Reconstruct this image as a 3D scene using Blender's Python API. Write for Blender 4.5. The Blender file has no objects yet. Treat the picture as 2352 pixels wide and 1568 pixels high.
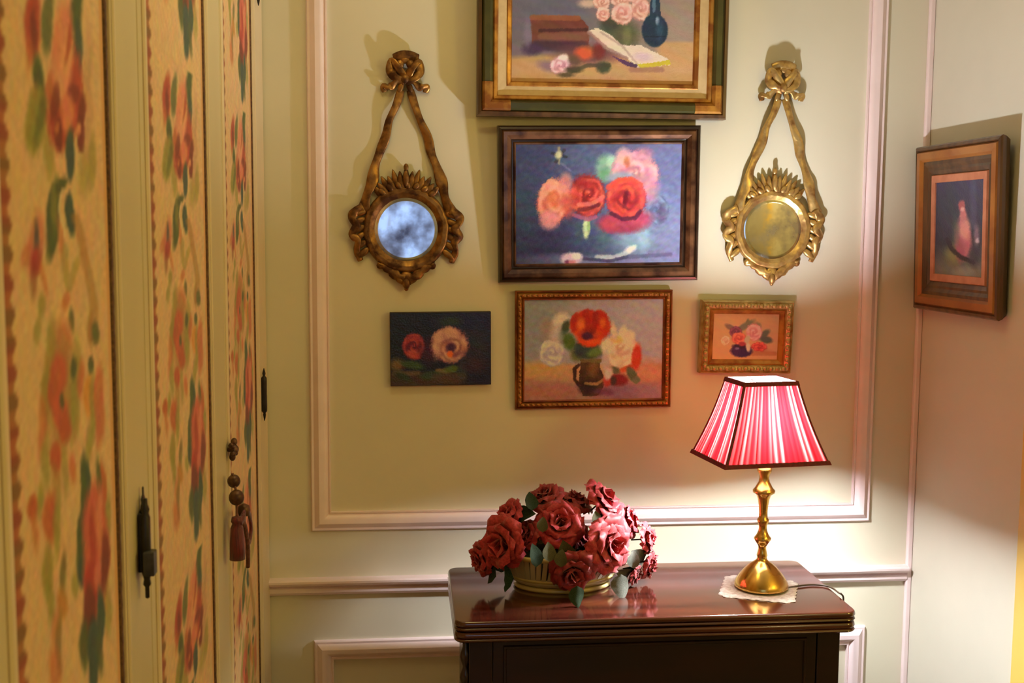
import bpy, bmesh, math, random
import numpy as np
from mathutils import Vector, Matrix, Euler
random.seed(7); np.random.seed(7)
PI = math.pi
SC = bpy.context.scene
COL = SC.collection

# ------------------------------------------------------------------ camera
PX0, PY0, F = 1176.0, 784.0, 2600.0
CAM = Vector((0.0, -2.70, 1.55))
def _n(v): v = np.array(v, float); return v / np.linalg.norm(v)
_dy = _n((925 - PX0, 523 - PY0, F))              # world +Y (towards the wall) seen in image axes (x right, y down, z forward)
_dz = _n((993 - PX0, 27175 - PY0, F))            # world -Z
_dz = _n(_dz - _dy * np.dot(_dz, _dy))
_dx = np.cross(_dz, _dy)                         # world +X
RC = np.stack([_dx, _dy, -_dz], axis=1)          # image axes = RC @ world
cam_d = bpy.data.cameras.new('camera'); cam = bpy.data.objects.new('camera', cam_d); COL.objects.link(cam)
_R = RC.T                                        # columns: image x, y(down), z(forward) in world
cam.matrix_world = Matrix(((_R[0][0], -_R[0][1], -_R[0][2], CAM.x),
                           (_R[1][0], -_R[1][1], -_R[1][2], CAM.y),
                           (_R[2][0], -_R[2][1], -_R[2][2], CAM.z), (0, 0, 0, 1)))
cam_d.sensor_width = 36; cam_d.sensor_fit = 'HORIZONTAL'; cam_d.lens = 36 * F / 2352
cam_d.clip_start = 0.02
cam_d.dof.use_dof = True; cam_d.dof.focus_distance = 2.6; cam_d.dof.aperture_fstop = 9.0
SC.camera = cam

def ray(px, py):
    return Vector(_R @ np.array([(px - PX0) / F, (py - PY0) / F, 1.0]))
def on_y(px, py, y=0.0):
    d = ray(px, py); t = (y - CAM.y) / d.y; return CAM + d * t
def on_z(px, py, z):
    d = ray(px, py); t = (z - CAM.z) / d.z; return CAM + d * t
def on_x(px, py, x):
    d = ray(px, py); t = (x - CAM.x) / d.x; return CAM + d * t
def project(P):                                   # P: N x 3 world -> N pixel x, y
    q = (np.asarray(P) - np.array(CAM)) @ RC.T
    return PX0 + F * q[:, 0] / q[:, 2], PY0 + F * q[:, 1] / q[:, 2]

# ------------------------------------------------------------------ view, world, lights
SC.view_settings.view_transform = 'Standard'; SC.view_settings.look = 'None'
SC.view_settings.gamma = 1; SC.view_settings.use_curve_mapping = False
SC.view_settings.exposure = 0.0
SC.cycles.use_denoising = True
SC.cycles.max_bounces = 10; SC.cycles.diffuse_bounces = 5; SC.cycles.glossy_bounces = 5
SC.cycles.transmission_bounces = 6; SC.cycles.sample_clamp_indirect = 4.0
SC.cycles.caustics_reflective = False; SC.cycles.caustics_refractive = False
wd = bpy.data.worlds.new('sky'); SC.world = wd; wd.use_nodes = True
wd.node_tree.nodes['Background'].inputs[0].default_value = (0.50, 0.66, 1.0, 1)
wd.node_tree.nodes['Background'].inputs[1].default_value = 1.3

def area(name, loc, size, power, color, rot=(0, 0, 0)):
    l = bpy.data.lights.new(name, 'AREA'); l.shape = 'DISK'; l.size = size; l.energy = power; l.color = color
    o = bpy.data.objects.new(name, l); o.location = loc; o.rotation_euler = rot; COL.objects.link(o); return o
area('ceiling_light', (0.05, -0.95, 2.64), 0.30, 3.3, (1.0, 0.78, 0.20))
def bulb_light(name, loc, radius, power, color):
    l = bpy.data.lights.new(name, 'POINT'); l.shadow_soft_size = radius; l.energy = power; l.color = color
    o = bpy.data.objects.new(name, l); o.location = loc; COL.objects.link(o); return o
area('far_fill', (2.3, -3.9, 2.62), 0.5, 15.0, (1.0, 0.76, 0.36))  # added fill light, brightens what the right mirror reflects and the wardrobe doors
bulb_light('side_room_lamp', (2.35, -2.1, 2.0), 0.14, 33.0, (1.0, 0.74, 0.14))
BULB = 1600.0                                       # radiance of the lamp's bulb

# ------------------------------------------------------------------ materials
def mat(name, color=(.5, .5, .5), rough=.5, metal=0.0, noise=None, bump=0.0, scale=40, detail=4, stretch=(1, 1, 1),
        coat=0.0, vcol=None, gain=1.0, spec=.5, emit=0, col2=None, lo=.4, hi=.6, rough2=None, sheen=0):
    m = bpy.data.materials.new(name); m.use_nodes = True
    nt = m.node_tree; b = nt.nodes['Principled BSDF']; L = nt.links.new
    b.inputs['Base Color'].default_value = (*color, 1); b.inputs['Roughness'].default_value = rough
    b.inputs['Metallic'].default_value = metal; b.inputs['Specular IOR Level'].default_value = spec
    b.inputs['Coat Weight'].default_value = coat; b.inputs['Coat Roughness'].default_value = .08
    b.inputs['Sheen Weight'].default_value = sheen
    tc = nt.nodes.new('ShaderNodeTexCoord'); mp = nt.nodes.new('ShaderNodeMapping')
    mp.inputs['Scale'].default_value = stretch; L(tc.outputs['Object'], mp.inputs[0])
    nz = nt.nodes.new('ShaderNodeTexNoise'); nz.inputs['Scale'].default_value = scale; nz.inputs['Detail'].default_value = detail
    L(mp.outputs[0], nz.inputs['Vector'])
    if col2 is not None:
        mr = nt.nodes.new('ShaderNodeMapRange'); mr.inputs[1].default_value = lo; mr.inputs[2].default_value = hi
        L(nz.outputs['Fac'], mr.inputs[0])
        mx = nt.nodes.new('ShaderNodeMix'); mx.data_type = 'RGBA'
        mx.inputs[6].default_value = (*color, 1); mx.inputs[7].default_value = (*col2, 1)
        L(mr.outputs[0], mx.inputs[0]); L(mx.outputs[2], b.inputs['Base Color'])
        if rough2 is not None:
            r2 = nt.nodes.new('ShaderNodeMapRange'); r2.inputs[1].default_value = lo; r2.inputs[2].default_value = hi
            r2.inputs[3].default_value = rough; r2.inputs[4].default_value = rough2
            L(nz.outputs['Fac'], r2.inputs[0]); L(r2.outputs[0], b.inputs['Roughness'])
    if vcol:
        at = nt.nodes.new('ShaderNodeVertexColor'); at.layer_name = vcol; L(at.outputs['Color'], b.inputs['Base Color'])
    if bump > 0:
        bp = nt.nodes.new('ShaderNodeBump'); bp.inputs['Strength'].default_value = bump; bp.inputs['Distance'].default_value = .004
        L(nz.outputs['Fac'], bp.inputs['Height']); L(bp.outputs[0], b.inputs['Normal'])
    return m

M = {}
M['wall'] = mat('wall_paint', (.74, .71, .59), .55, col2=(.70, .675, .555), scale=3, bump=.04)
M['wall_side'] = mat('side_wall_paint', (.71, .69, .60), .6, col2=(.67, .655, .57), scale=3, bump=.04)
M['mould'] = mat('moulding_paint', (.92, .77, .82), .42, col2=(.88, .73, .77), scale=12, bump=.03)
M['door'] = mat('door_paint', (.70, .60, .36), .42, col2=(.66, .56, .33), scale=6, stretch=(1, 1, .2), bump=.05)
M['bead'] = mat('door_bead_paint', (.80, .66, .46), .40, col2=(.76, .62, .42), scale=8, bump=.05)
M['yellow'] = mat('yellow_paint', (.78, .55, .13), .45, col2=(.72, .50, .11), scale=6, bump=.03)
M['ceil'] = mat('ceiling_paint', (.82, .80, .72), .8, col2=(.78, .76, .68), scale=4)
M['floor'] = mat('oak_floor', (.20, .11, .05), .35, col2=(.13, .065, .03), scale=7, stretch=(1, .1, 1), bump=.1)
M['grey'] = mat('grey_door_paint', (.45, .42, .36), .5, col2=(.40, .38, .33), scale=5)
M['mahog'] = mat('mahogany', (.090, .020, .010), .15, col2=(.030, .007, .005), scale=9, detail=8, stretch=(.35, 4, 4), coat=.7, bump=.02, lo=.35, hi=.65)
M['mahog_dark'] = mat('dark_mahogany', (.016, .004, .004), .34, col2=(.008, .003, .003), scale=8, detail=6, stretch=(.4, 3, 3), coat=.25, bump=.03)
M['brass'] = mat('polished_brass', (.80, .52, .14), .16, 1.0, col2=(.62, .37, .09), scale=14, rough2=.3)
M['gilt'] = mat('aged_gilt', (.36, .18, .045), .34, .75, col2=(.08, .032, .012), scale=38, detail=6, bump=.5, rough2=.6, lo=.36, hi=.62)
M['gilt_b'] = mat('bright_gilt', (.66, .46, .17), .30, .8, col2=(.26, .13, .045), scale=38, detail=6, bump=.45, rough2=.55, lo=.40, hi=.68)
M['frame_gold'] = mat('gold_leaf', (.55, .28, .06), .35, .6, col2=(.28, .10, .025), scale=26, detail=6, bump=.3, rough2=.55)
M['frame_pale'] = mat('pale_gilt', (.62, .50, .22), .38, .55, col2=(.38, .26, .08), scale=40, detail=6, bump=.4)
M['frame_red'] = mat('red_gold', (.36, .12, .03), .35, .45, col2=(.20, .05, .02), scale=24, detail=5, bump=.2)
M['green'] = mat('green_frame_paint', (.085, .080, .022), .28, .15, col2=(.055, .055, .018), scale=14, coat=.3)
M['cream'] = mat('cream_liner', (.68, .52, .30), .6, col2=(.62, .46, .26), scale=50, bump=.15)
M['bronze'] = mat('bronze_frame', (.22, .105, .050), .30, .45, col2=(.055, .020, .012), scale=22, detail=8, bump=.35, coat=.3, lo=.38, hi=.62)
M['darkwood'] = mat('dark_frame_wood', (.035, .017, .010), .30, .1, col2=(.018, .009, .006), scale=20, coat=.3, bump=.2)
M['walnut'] = mat('walnut_frame', (.12, .060, .024), .35, .1, col2=(.060, .030, .014), scale=12, detail=6, stretch=(4, 4, .5), coat=.3)
M['amber'] = mat('amber_frame', (.42, .17, .035), .35, .2, col2=(.30, .10, .02), scale=12, detail=5, coat=.3)
M['copper'] = mat('salmon_mat', (.62, .26, .15), .5, .1, col2=(.52, .20, .11), scale=30)
M['black'] = mat('black_iron', (.018, .015, .014), .38, .5, col2=(.035, .030, .028), scale=30, bump=.2)
M['black_l'] = mat('worn_iron', (.07, .07, .068), .4, .4, col2=(.04, .04, .04), scale=30, bump=.2)
M['bronze_k'] = mat('brown_bronze', (.16, .08, .045), .4, .5, col2=(.08, .035, .02), scale=50, bump=.3)
M['maroon'] = mat('maroon_silk', (.16, .012, .016), .5, 0, col2=(.08, .006, .010), scale=60, stretch=(6, 6, .5), bump=.4, sheen=.3)
M['maroon_b'] = mat('brown_cord', (.20, .075, .05), .6, 0, col2=(.10, .03, .02), scale=120, bump=.6)
M['gimp'] = mat('brown_gimp', (.16, .070, .022), .7, 0, col2=(.08, .032, .012), scale=160, bump=.5)
M['art'] = mat('painted_canvas', rough=.38, vcol='art', scale=260, bump=.25, spec=.4)
M['art_gloss'] = mat('varnished_canvas', rough=.22, vcol='art', scale=240, bump=.22, spec=.5)
M['fabric'] = mat('printed_fabric', rough=.85, vcol='art', scale=600, bump=.2, spec=.2, sheen=.2)
M['canvas_edge'] = mat('canvas_edge', (.03, .02, .016), .7, col2=(.05, .03, .02), scale=40)
M['backing'] = mat('backing_board', (.18, .12, .07), .8, col2=(.14, .09, .05), scale=20)
M['rose'] = mat('crimson_silk', (.50, .022, .040), .55, 0, col2=(.30, .010, .022), scale=14, sheen=.25, lo=.35, hi=.65)
M['rose_p'] = mat('rose_pink_silk', (.55, .042, .058), .55, 0, col2=(.33, .014, .026), scale=14, sheen=.25, lo=.35, hi=.65)
M['rose_d'] = mat('deep_red_silk', (.34, .012, .020), .55, 0, col2=(.20, .008, .014), scale=14, sheen=.25, lo=.35, hi=.65)
M['leaf_d'] = mat('dark_leaf', (.016, .032, .016), .8, 0, spec=.12, col2=(.035, .055, .035), scale=30)
M['leaf_g'] = mat('grey_green_leaf', (.10, .085, .045), .75, 0, spec=.2, col2=(.055, .065, .035), scale=30)
M['leaf_p'] = mat('pale_leaf', (.16, .16, .145), .75, 0, spec=.2, col2=(.10, .12, .10), scale=30)
M['china'] = mat('cream_china', (.60, .55, .44), .22, 0, col2=(.55, .50, .40), scale=20, coat=.5)
M['china_g'] = mat('gold_rim_china', (.62, .54, .28), .3, .0, col2=(.56, .46, .18), scale=20, coat=.4)
M['lace'] = mat('white_lace', (.86, .82, .78), .8, 0, col2=(.66, .58, .54), scale=120, detail=3, bump=.8, lo=.42, hi=.6)
M['wire'] = mat('brown_flex', (.045, .028, .014), .45)
M['trim_red'] = mat('dark_red_binding', (.16, .004, .012), .7, 0, col2=(.10, .003, .008), scale=120, bump=.4)
M['moss'] = mat('dark_moss', (.015, .018, .010), .9, 0, col2=(.03, .03, .018), scale=90, bump=.6)
M['sofa'] = mat('sash_paint', (.75, .72, .66), .5)

def mirror_mat(name, c1, c2, sc):
    m = mat(name, c1, .06, 1.0, col2=c2, scale=sc, detail=5, rough2=.30, lo=.40, hi=.64); return m
M['glass_b'] = mirror_mat('blotched_mirror', (.90, .92, .98), (.16, .18, .26), 14)
M['glass_y'] = mirror_mat('foxed_mirror', (.96, .94, .84), (.50, .48, .44), 22)

def shade_mat():
    m = bpy.data.materials.new('pleated_red_silk'); m.use_nodes = True; nt = m.node_tree; L = nt.links.new
    for n in list(nt.nodes): nt.nodes.remove(n)
    out = nt.nodes.new('ShaderNodeOutputMaterial')
    at = nt.nodes.new('ShaderNodeVertexColor'); at.layer_name = 'art'
    tr = nt.nodes.new('ShaderNodeBsdfTranslucent'); df = nt.nodes.new('ShaderNodeBsdfDiffuse')
    ge = nt.nodes.new('ShaderNodeNewGeometry'); cm = nt.nodes.new('ShaderNodeMix'); cm.data_type = 'RGBA'   # red silk outside, white lining inside
    cm.inputs[6].default_value = (.55, .02, .04, 1); cm.inputs[7].default_value = (.80, .76, .74, 1); L(ge.outputs['Backfacing'], cm.inputs[0]); L(cm.outputs[2], df.inputs[0])
    L(at.outputs['Color'], tr.inputs[0])
    mx = nt.nodes.new('ShaderNodeMixShader'); mx.inputs[0].default_value = .036
    L(df.outputs[0], mx.inputs[1]); L(tr.outputs[0], mx.inputs[2]); L(mx.outputs[0], out.inputs[0]); return m
M['shade'] = shade_mat()
def emit_mat(name, c, s):
    m = bpy.data.materials.new(name); m.use_nodes = True; b = m.node_tree.nodes['Principled BSDF']
    b.inputs['Base Color'].default_value = (*c, 1); b.inputs['Emission Color'].default_value = (*c, 1); b.inputs['Emission Strength'].default_value = s; return m
M['bulb'] = emit_mat('lit_bulb', (.95, .96, .95), BULB)
def glass_mat():
    m = bpy.data.materials.new('window_glass'); m.use_nodes = True; nt = m.node_tree
    b = nt.nodes['Principled BSDF']; b.inputs['Base Color'].default_value = (.92, .97, 1, 1); b.inputs['Roughness'].default_value = .02
    b.inputs['Transmission Weight'].default_value = 1; b.inputs['IOR'].default_value = 1.02; return m
M['pane'] = glass_mat()

# ------------------------------------------------------------------ object helpers
def link(name, me, m, parent=None, smooth=False):
    o = bpy.data.objects.new(name, me); COL.objects.link(o)
    if m is not None and len(me.materials) == 0: me.materials.append(m)
    if parent is not None: o.parent = parent
    if smooth:
        for p in me.polygons: p.use_smooth = True
    return o
def from_py(name, V, Fc, m, parent=None, smooth=False):
    me = bpy.data.meshes.new(name); me.from_pydata([tuple(v) for v in V], [], Fc); me.update()
    return link(name, me, m, parent, smooth)
def thing(name, label, cat, loc=(0, 0, 0), rot=(0, 0, 0), group=None):
    o = bpy.data.objects.new(name, None); o.empty_display_size = .05; COL.objects.link(o)
    o.location = loc; o.rotation_euler = rot; o['label'] = label; o['category'] = cat
    if group: o['group'] = group
    return o
def tag(o, label, cat, group=None):
    o['label'] = label; o['category'] = cat
    if group: o['group'] = group
    return o
def structure(o): o['kind'] = 'structure'; return o
def box_data(x0, x1, y0, y1, z0, z1):
    V = [(x, y, z) for x in (x0, x1) for y in (y0, y1) for z in (z0, z1)]
    Fc = [(0, 1, 3, 2), (4, 6, 7, 5), (0, 4, 5, 1), (2, 3, 7, 6), (0, 2, 6, 4), (1, 5, 7, 3)]
    return V, Fc
def box(name, x0, x1, y0, y1, z0, z1, m, parent=None, bevel=0):
    V, Fc = box_data(x0, x1, y0, y1, z0, z1); o = from_py(name, V, Fc, m, parent)
    if bevel:
        b = o.modifiers.new('bevel', 'BEVEL'); b.width = bevel; b.segments = 3
        for p in o.data.polygons: p.use_smooth = True
        b.harden_normals = True
    return o
def ring(name, w, h, prof, m, parent=None, z0=0.0, x0=0.0, smooth=False):
    """mitred rectangular frame; local x right, z up, -y out of the wall. prof: (inset, out). Lower left corner at (x0, z0)."""
    V, Fc = [], []
    for (i, o) in prof:
        V += [(x0 + i, -o, z0 + i), (x0 + w - i, -o, z0 + i), (x0 + w - i, -o, z0 + h - i), (x0 + i, -o, z0 + h - i)]
    for k in range(len(prof) - 1):
        a, b = 4 * k, 4 * k + 4
        for j in range(4):
            j2 = (j + 1) % 4
            Fc.append((a + j, a + j2, b + j2, b + j))
    return from_py(name, V, Fc, m, parent, smooth)
def lathe(name, prof, m, parent=None, seg=40, loc=(0, 0, 0), squash=(1, 1), smooth=True, closed=False):
    V, Fc = [], []
    for (r, z) in prof:
        for k in range(seg):
            a = 2 * PI * k / seg; V.append((loc[0] + r * math.cos(a) * squash[0], loc[1] + r * math.sin(a) * squash[1], loc[2] + z))
    n = len(prof)
    for i in range(n - 1):
        for k in range(seg):
            k2 = (k + 1) % seg; Fc.append((i * seg + k, i * seg + k2, (i + 1) * seg + k2, (i + 1) * seg + k))
    if not closed:
        Fc.append(tuple(reversed(range(seg)))); Fc.append(tuple((n - 1) * seg + k for k in range(seg)))
    return from_py(name, V, Fc, m, parent, smooth)
def smooth_path(pts, n):
    P = [Vector(p) for p in pts]; out = []
    P = [P[0] * 2 - P[1]] + P + [P[-1] * 2 - P[-2]]
    for i in range(1, len(P) - 2):
        for k in range(n):
            t = k / n
            a, b, c, d = P[i - 1], P[i], P[i + 1], P[i + 2]
            out.append(.5 * ((2 * b) + (-a + c) * t + (2 * a - 5 * b + 4 * c - d) * t * t + (-a + 3 * b - 3 * c + d) * t ** 3))
    out.append(P[-2]); return out
def sweep(name, path, wfun, tfun, m, parent=None, seg=10, twist=None, normal=Vector((0, -1, 0)), add=None, smooth=True):
    """flat/elliptic band swept along a path; w = half width in the plane across the normal, t = half thickness along it"""
    V, Fc = [], []; n = len(path)
    for i, p in enumerate(path):
        t = (path[min(i + 1, n - 1)] - path[max(i - 1, 0)]).normalized()
        nn = (normal - t * normal.dot(t))
        nn = nn.normalized() if nn.length > 1e-4 else Vector((0, 0, 1)).cross(t).normalized()
        s = t.cross(nn); u = i / (n - 1)
        if twist:
            q = twist(u); s, nn = s * math.cos(q) + nn * math.sin(q), nn * math.cos(q) - s * math.sin(q)
        for k in range(seg):
            a = 2 * PI * k / seg; V.append(p + s * (wfun(u) * math.cos(a)) + nn * (tfun(u) * math.sin(a)))
    for i in range(n - 1):
        for k in range(seg):
            k2 = (k + 1) % seg; Fc.append((i * seg + k, i * seg + k2, (i + 1) * seg + k2, (i + 1) * seg + k))
    Fc.append(tuple(reversed(range(seg)))); Fc.append(tuple((n - 1) * seg + k for k in range(seg)))
    if add is not None:
        off = len(add[0]); add[0].extend(V); add[1].extend([tuple(off + q for q in f) for f in Fc]); return None
    return from_py(name, V, Fc, m, parent, smooth)

# ------------------------------------------------------------------ painter: colours given as seen, laid on grids
def lin(c): c = np.asarray(c, float) / 255.0; return np.where(c <= .04045, c / 12.92, ((c + .055) / 1.055) ** 2.4)
class Paint:
    def __init__(s, X, Y, base, seed=1, gain=1.0):
        s.X, s.Y, s.gain = X, Y, np.array(gain); s.C = np.tile(np.array(base, float), (len(X), 1)); s.r = np.random.RandomState(seed)
        s.n1 = s.fbm(22, 11); s.n2 = s.fbm(7, 12); w_ = 1.6 if seed == 4 else (2.0 if seed != 9 else .8); s.X = X + w_ * s.fbm(13, 21) + w_ * .7 * s.fbm(5, 22); s.Y = Y + w_ * s.fbm(13, 23) + w_ * .7 * s.fbm(5, 24)
    def fbm(s, size, seed):
        r = np.random.RandomState(seed); out = np.zeros(len(s.X)); amp = 1.0; tot = 0
        for o in range(3):
            v = np.zeros(len(s.X))
            for k in range(5):
                a = r.uniform(0, 2 * PI); f = 2 * PI / (size / (2 ** o)) * r.uniform(.6, 1.4); ph = r.uniform(0, 6.28)
                v += np.sin((s.X * math.cos(a) + s.Y * math.sin(a)) * f + ph + 1.5 * np.sin((s.X * math.sin(a) - s.Y * math.cos(a)) * f * .6 + ph))
            out += amp * v / 5; tot += amp; amp *= .55
        return out / tot
    def mix(s, w, c):
        w = np.clip(w, 0, 1)[:, None]; s.C = s.C * (1 - w) + np.array(c, float) * w
    def grad(s, x0, y0, x1, y1, c0, c1, w=1.0):
        d2 = (x1 - x0) ** 2 + (y1 - y0) ** 2; t = np.clip(((s.X - x0) * (x1 - x0) + (s.Y - y0) * (y1 - y0)) / d2, 0, 1)[:, None]
        g = np.array(c0, float) * (1 - t) + np.array(c1, float) * t; s.C = s.C * (1 - w) + g * w
    def ell(s, cx, cy, rx, ry, c, ang=0, soft=.35, a=1.0, rag=.12):
        m = max(rx, ry) * 1.6 + 2; ix = np.nonzero((np.abs(s.X - cx) < m) & (np.abs(s.Y - cy) < m))[0]
        if len(ix) == 0: return
        ca, sa = math.cos(math.radians(ang)), math.sin(math.radians(ang)); dx, dy = s.X[ix] - cx, s.Y[ix] - cy
        u, v = (dx * ca + dy * sa) / rx, (-dx * sa + dy * ca) / ry; r = np.sqrt(u * u + v * v) + rag * s.n2[ix]
        w = np.clip(a * np.clip((1 + soft / 2 - r) / max(soft, .02), 0, 1), 0, 1)[:, None]; s.C[ix] = s.C[ix] * (1 - w) + np.array(c, float) * w
    def line(s, pts, wd, c, a=1.0, soft=.5):
        best = np.full(len(s.X), 1e9)
        for (p, q) in zip(pts[:-1], pts[1:]):
            dx, dy = q[0] - p[0], q[1] - p[1]; t = np.clip(((s.X - p[0]) * dx + (s.Y - p[1]) * dy) / (dx * dx + dy * dy + 1e-6), 0, 1)
            best = np.minimum(best, np.hypot(s.X - p[0] - t * dx, s.Y - p[1] - t * dy))
        s.mix(a * np.clip((1 + soft - best / wd) / soft, 0, 1), c)
    def poly(s, pts, c, a=1.0):
        ins = np.zeros(len(s.X), bool); n = len(pts)
        for i in range(n):
            (x1, y1), (x2, y2) = pts[i], pts[(i + 1) % n]
            if y1 == y2: continue
            cr = ((y1 > s.Y) != (y2 > s.Y)) & (s.X < (x2 - x1) * (s.Y - y1) / (y2 - y1) + x1); ins ^= cr
        s.mix(a * ins.astype(float), c)
    def rose(s, cx, cy, rx, ry, light, mid, dark, ang=0, turns=2.6, seed=0, a=1.0, open_=(0, 0)):
        q = np.random.RandomState(seed + 17); L_, M_, D_ = [np.array(k, float) for k in (light, mid, dark)]
        ca, sa = math.cos(math.radians(ang)), math.sin(math.radians(ang))
        def at(u, v): return cx + (u * ca - v * sa) * rx, cy + (u * sa + v * ca) * ry
        s.ell(cx, cy, rx * .95, ry * .95, M_ * .55 + D_ * .45, ang, .25, a, .22)
        n = 6; t0 = q.uniform(0, 6.28)
        for k in range(n):                          # loose outer petals
            th = t0 + 2 * PI * k / n + q.uniform(-.3, .3); f = np.clip(.35 + .45 * (.5 - .5 * math.sin(th)) + q.uniform(-.2, .2), 0, 1); col = M_ * (1 - f) + L_ * f; rad = q.uniform(.52, .66)
            x_, y_ = at(rad * math.cos(th), rad * math.sin(th)); dg = math.degrees(th) + ang + q.uniform(-20, 20)
            s.ell(x_ + 1, y_ + 1.5, rx * .36, ry * .50, D_, dg, .6, a * .5, .2); s.ell(x_, y_, rx * .32, ry * .48, col, dg, .5, a * .9, .2)
            x_, y_ = at((rad + .2) * math.cos(th), (rad + .2) * math.sin(th)); s.ell(x_, y_, rx * .10, ry * .34, L_, dg, .9, a * .6, .3)
        # folded heart: broken spiral of light and shadow
        m = np.nonzero((np.abs(s.X - cx) < rx * 1.2) & (np.abs(s.Y - cy) < ry * 1.2))[0]
        if len(m) == 0: return
        dx, dy = s.X[m] - cx, s.Y[m] - cy; u, v = (dx * ca + dy * sa) / rx - open_[0] * .6, (-dx * sa + dy * ca) / ry - open_[1] * .6
        r = np.sqrt(u * u + v * v) + 1e-4; t2 = np.arctan2(v, u)
        ph = turns * 1.15 * 2 * PI * r ** .75 + t2 + 1.3 * np.sin(3 * t2 + seed) * r + 1.1 * s.n1[m] + .5 * s.n2[m]
        val = np.clip((.5 + .5 * np.sin(ph)) * (.55 + .45 * np.sin(2 * t2 + 5 * r + seed)) + .18 - .25 * np.sin(t2) * r, 0, 1)[:, None]
        col = np.where(val < .5, D_ + (M_ - D_) * val * 2, M_ + (L_ - M_) * (val - .5) * 1.6)
        w = (a * .9 * np.clip((.74 + .08 * np.sin(4 * t2 + seed) - r) / .22, 0, 1))[:, None]
        s.C[m] = s.C[m] * (1 - w) + col * w
    def brush(s, amt=9, size=14, ang=20, seed=3):
        r = np.random.RandomState(seed)
        ca, sa = math.cos(math.radians(ang)), math.sin(math.radians(ang)); X, Y = s.X * ca + s.Y * sa, -s.X * sa + s.Y * ca
        for ch in range(3):
            v = np.zeros(len(X))
            for k in range(5):
                v += np.sin(X / size * r.uniform(.5, 1.2) + r.uniform(0, 6) + 2 * np.sin(Y / size * 2.2 * r.uniform(.6, 1.4) + r.uniform(0, 6)))
            s.C[:, ch] += amt * v / 5
        s.C += (amt * .8 * s.n1)[:, None]
    def get(s): return np.clip(lin(np.clip(s.C, 0, 255)) * s.gain, 0, .95)
def color_mesh(me, cols):
    a = me.color_attributes.new('art', 'FLOAT_COLOR', 'POINT')
    d = np.ones((len(cols), 4), np.float32); d[:, :3] = cols; a.data.foreach_set('color', d.ravel())
def art_plane(name, x0, x1, z0, z1, out, nx, nz, m, parent, Mw, fn, wave=0.0, xz_cols=None):
    """painted sheet at local y=-out, colours by fn(pixel x, pixel y) of where each point stands"""
    xs, zs = np.linspace(x0, x1, nx), np.linspace(z0, z1, nz); Xg, Zg = np.meshgrid(xs, zs)
    Yg = -out + wave * np.sin((Xg - x0) / (x1 - x0) * 5 + 1) * np.sin((Zg - z0) / (z1 - z0) * 4)
    P = np.stack([Xg.ravel(), Yg.ravel(), Zg.ravel()], 1)
    idx = np.arange(nx * nz).reshape(nz, nx)
    q = np.stack([idx[:-1, :-1], idx[:-1, 1:], idx[1:, 1:], idx[1:, :-1]], -1).reshape(-1, 4)
    me = bpy.data.meshes.new(name); me.vertices.add(len(P)); me.vertices.foreach_set('co', P.astype(np.float32).ravel())
    me.loops.add(q.size); me.loops.foreach_set('vertex_index', q.astype(np.int32).ravel())
    me.polygons.add(len(q)); me.polygons.foreach_set('loop_start', np.arange(0, q.size, 4, dtype=np.int32))
    me.update(calc_edges=True); me.validate()
    if xz_cols is not None: cols = xz_cols(P[:, 0], P[:, 2])
    else:
        A = np.array(Mw.to_3x3()); Wd = P @ A.T + np.array(Mw.translation); px, py = project(Wd); cols = fn(px, py)
    color_mesh(me, cols)
    return link(name, me, m, parent)

# ================================================================== THE SETTING
XL = on_y(605, 530, 0).x; XR = on_y(2123, 530, 0).x          # wardrobe face, right wall
CE = 2.72                        # ceiling height
structure(box('floor', -0.9, 3.2, -4.8, 0.12, -.1, 0, M['floor']))
structure(box('ceiling', -0.9, 3.2, -4.8, 0.12, CE, CE + .1, M['ceil']))
structure(box('wall_back', -0.9, 3.2, 0, .12, 0, CE, M['wall']))
structure(box('wall_left', -0.9, -.80, -4.8, 0, 0, CE, M['wall_side']))
YE = on_x(2343, 1300, XR).y
structure(box('wall_right', XR, 3.2, YE, 0, 0, CE, M['wall_side']))
structure(box('wall_far_right', 3.1, 3.2, -4.8, YE, 0, CE, M['wall_side']))
# wall behind the camera, with the window seen in the left mirror and a door seen in the right one
YB = -4.7
WX0, WX1, WZ0, WZ1 = -.55, .85, .95, 2.15
bw = structure(box('wall_front', -0.9, WX0, YB - .1, YB, 0, CE, M['wall_side']))
V, Fc = [], []
for b_ in ((-0.9, WX0, 0, CE), (WX1, 3.2, 0, CE), (WX0, WX1, 0, WZ0), (WX0, WX1, WZ1, CE)):
    v, f = box_data(b_[0], b_[1], YB - .1, YB, b_[2], b_[3]); o_ = len(V); V += v; Fc += [tuple(o_ + q for q in g) for g in f]
me = bpy.data.meshes.new('wall_front'); me.from_pydata(V, [], Fc); me.update(); me.materials.append(M['wall_side']); bw.data = me
win = structure(box('window_1', WX0, WX1, YB - .06, YB - .05, WZ0, WZ1, M['pane']))
for (a, b, c, d) in ((WX0, WX0 + .05, WZ0, WZ1), (WX1 - .05, WX1, WZ0, WZ1), (WX0, WX1, WZ0, WZ0 + .05), (WX0, WX1, WZ1 - .05, WZ1), (.34, .37, WZ0, WZ1), (-.23, -.20, WZ0, WZ1)):
    box('sash_bar', a, b, YB - .08, YB - .02, c, d, M['sofa'], win)
dr = structure(box('door_1', 1.45, 2.32, YB, YB + .04, 0, 2.1, M['grey'], bevel=.004))
for (a, b, c, d) in ((1.58, 2.19, .25, 1.0), (1.58, 2.19, 1.15, 1.95)): box('door_panel', a, b, YB + .04, YB + .052, c, d, M['grey'], dr, bevel=.01)
box('door_casing', 2.32, 2.42, YB, YB + .06, 0, 2.2, M['yellow'], dr); box('door_casing', 1.35, 1.45, YB, YB + .06, 0, 2.2, M['yellow'], dr)

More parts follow.
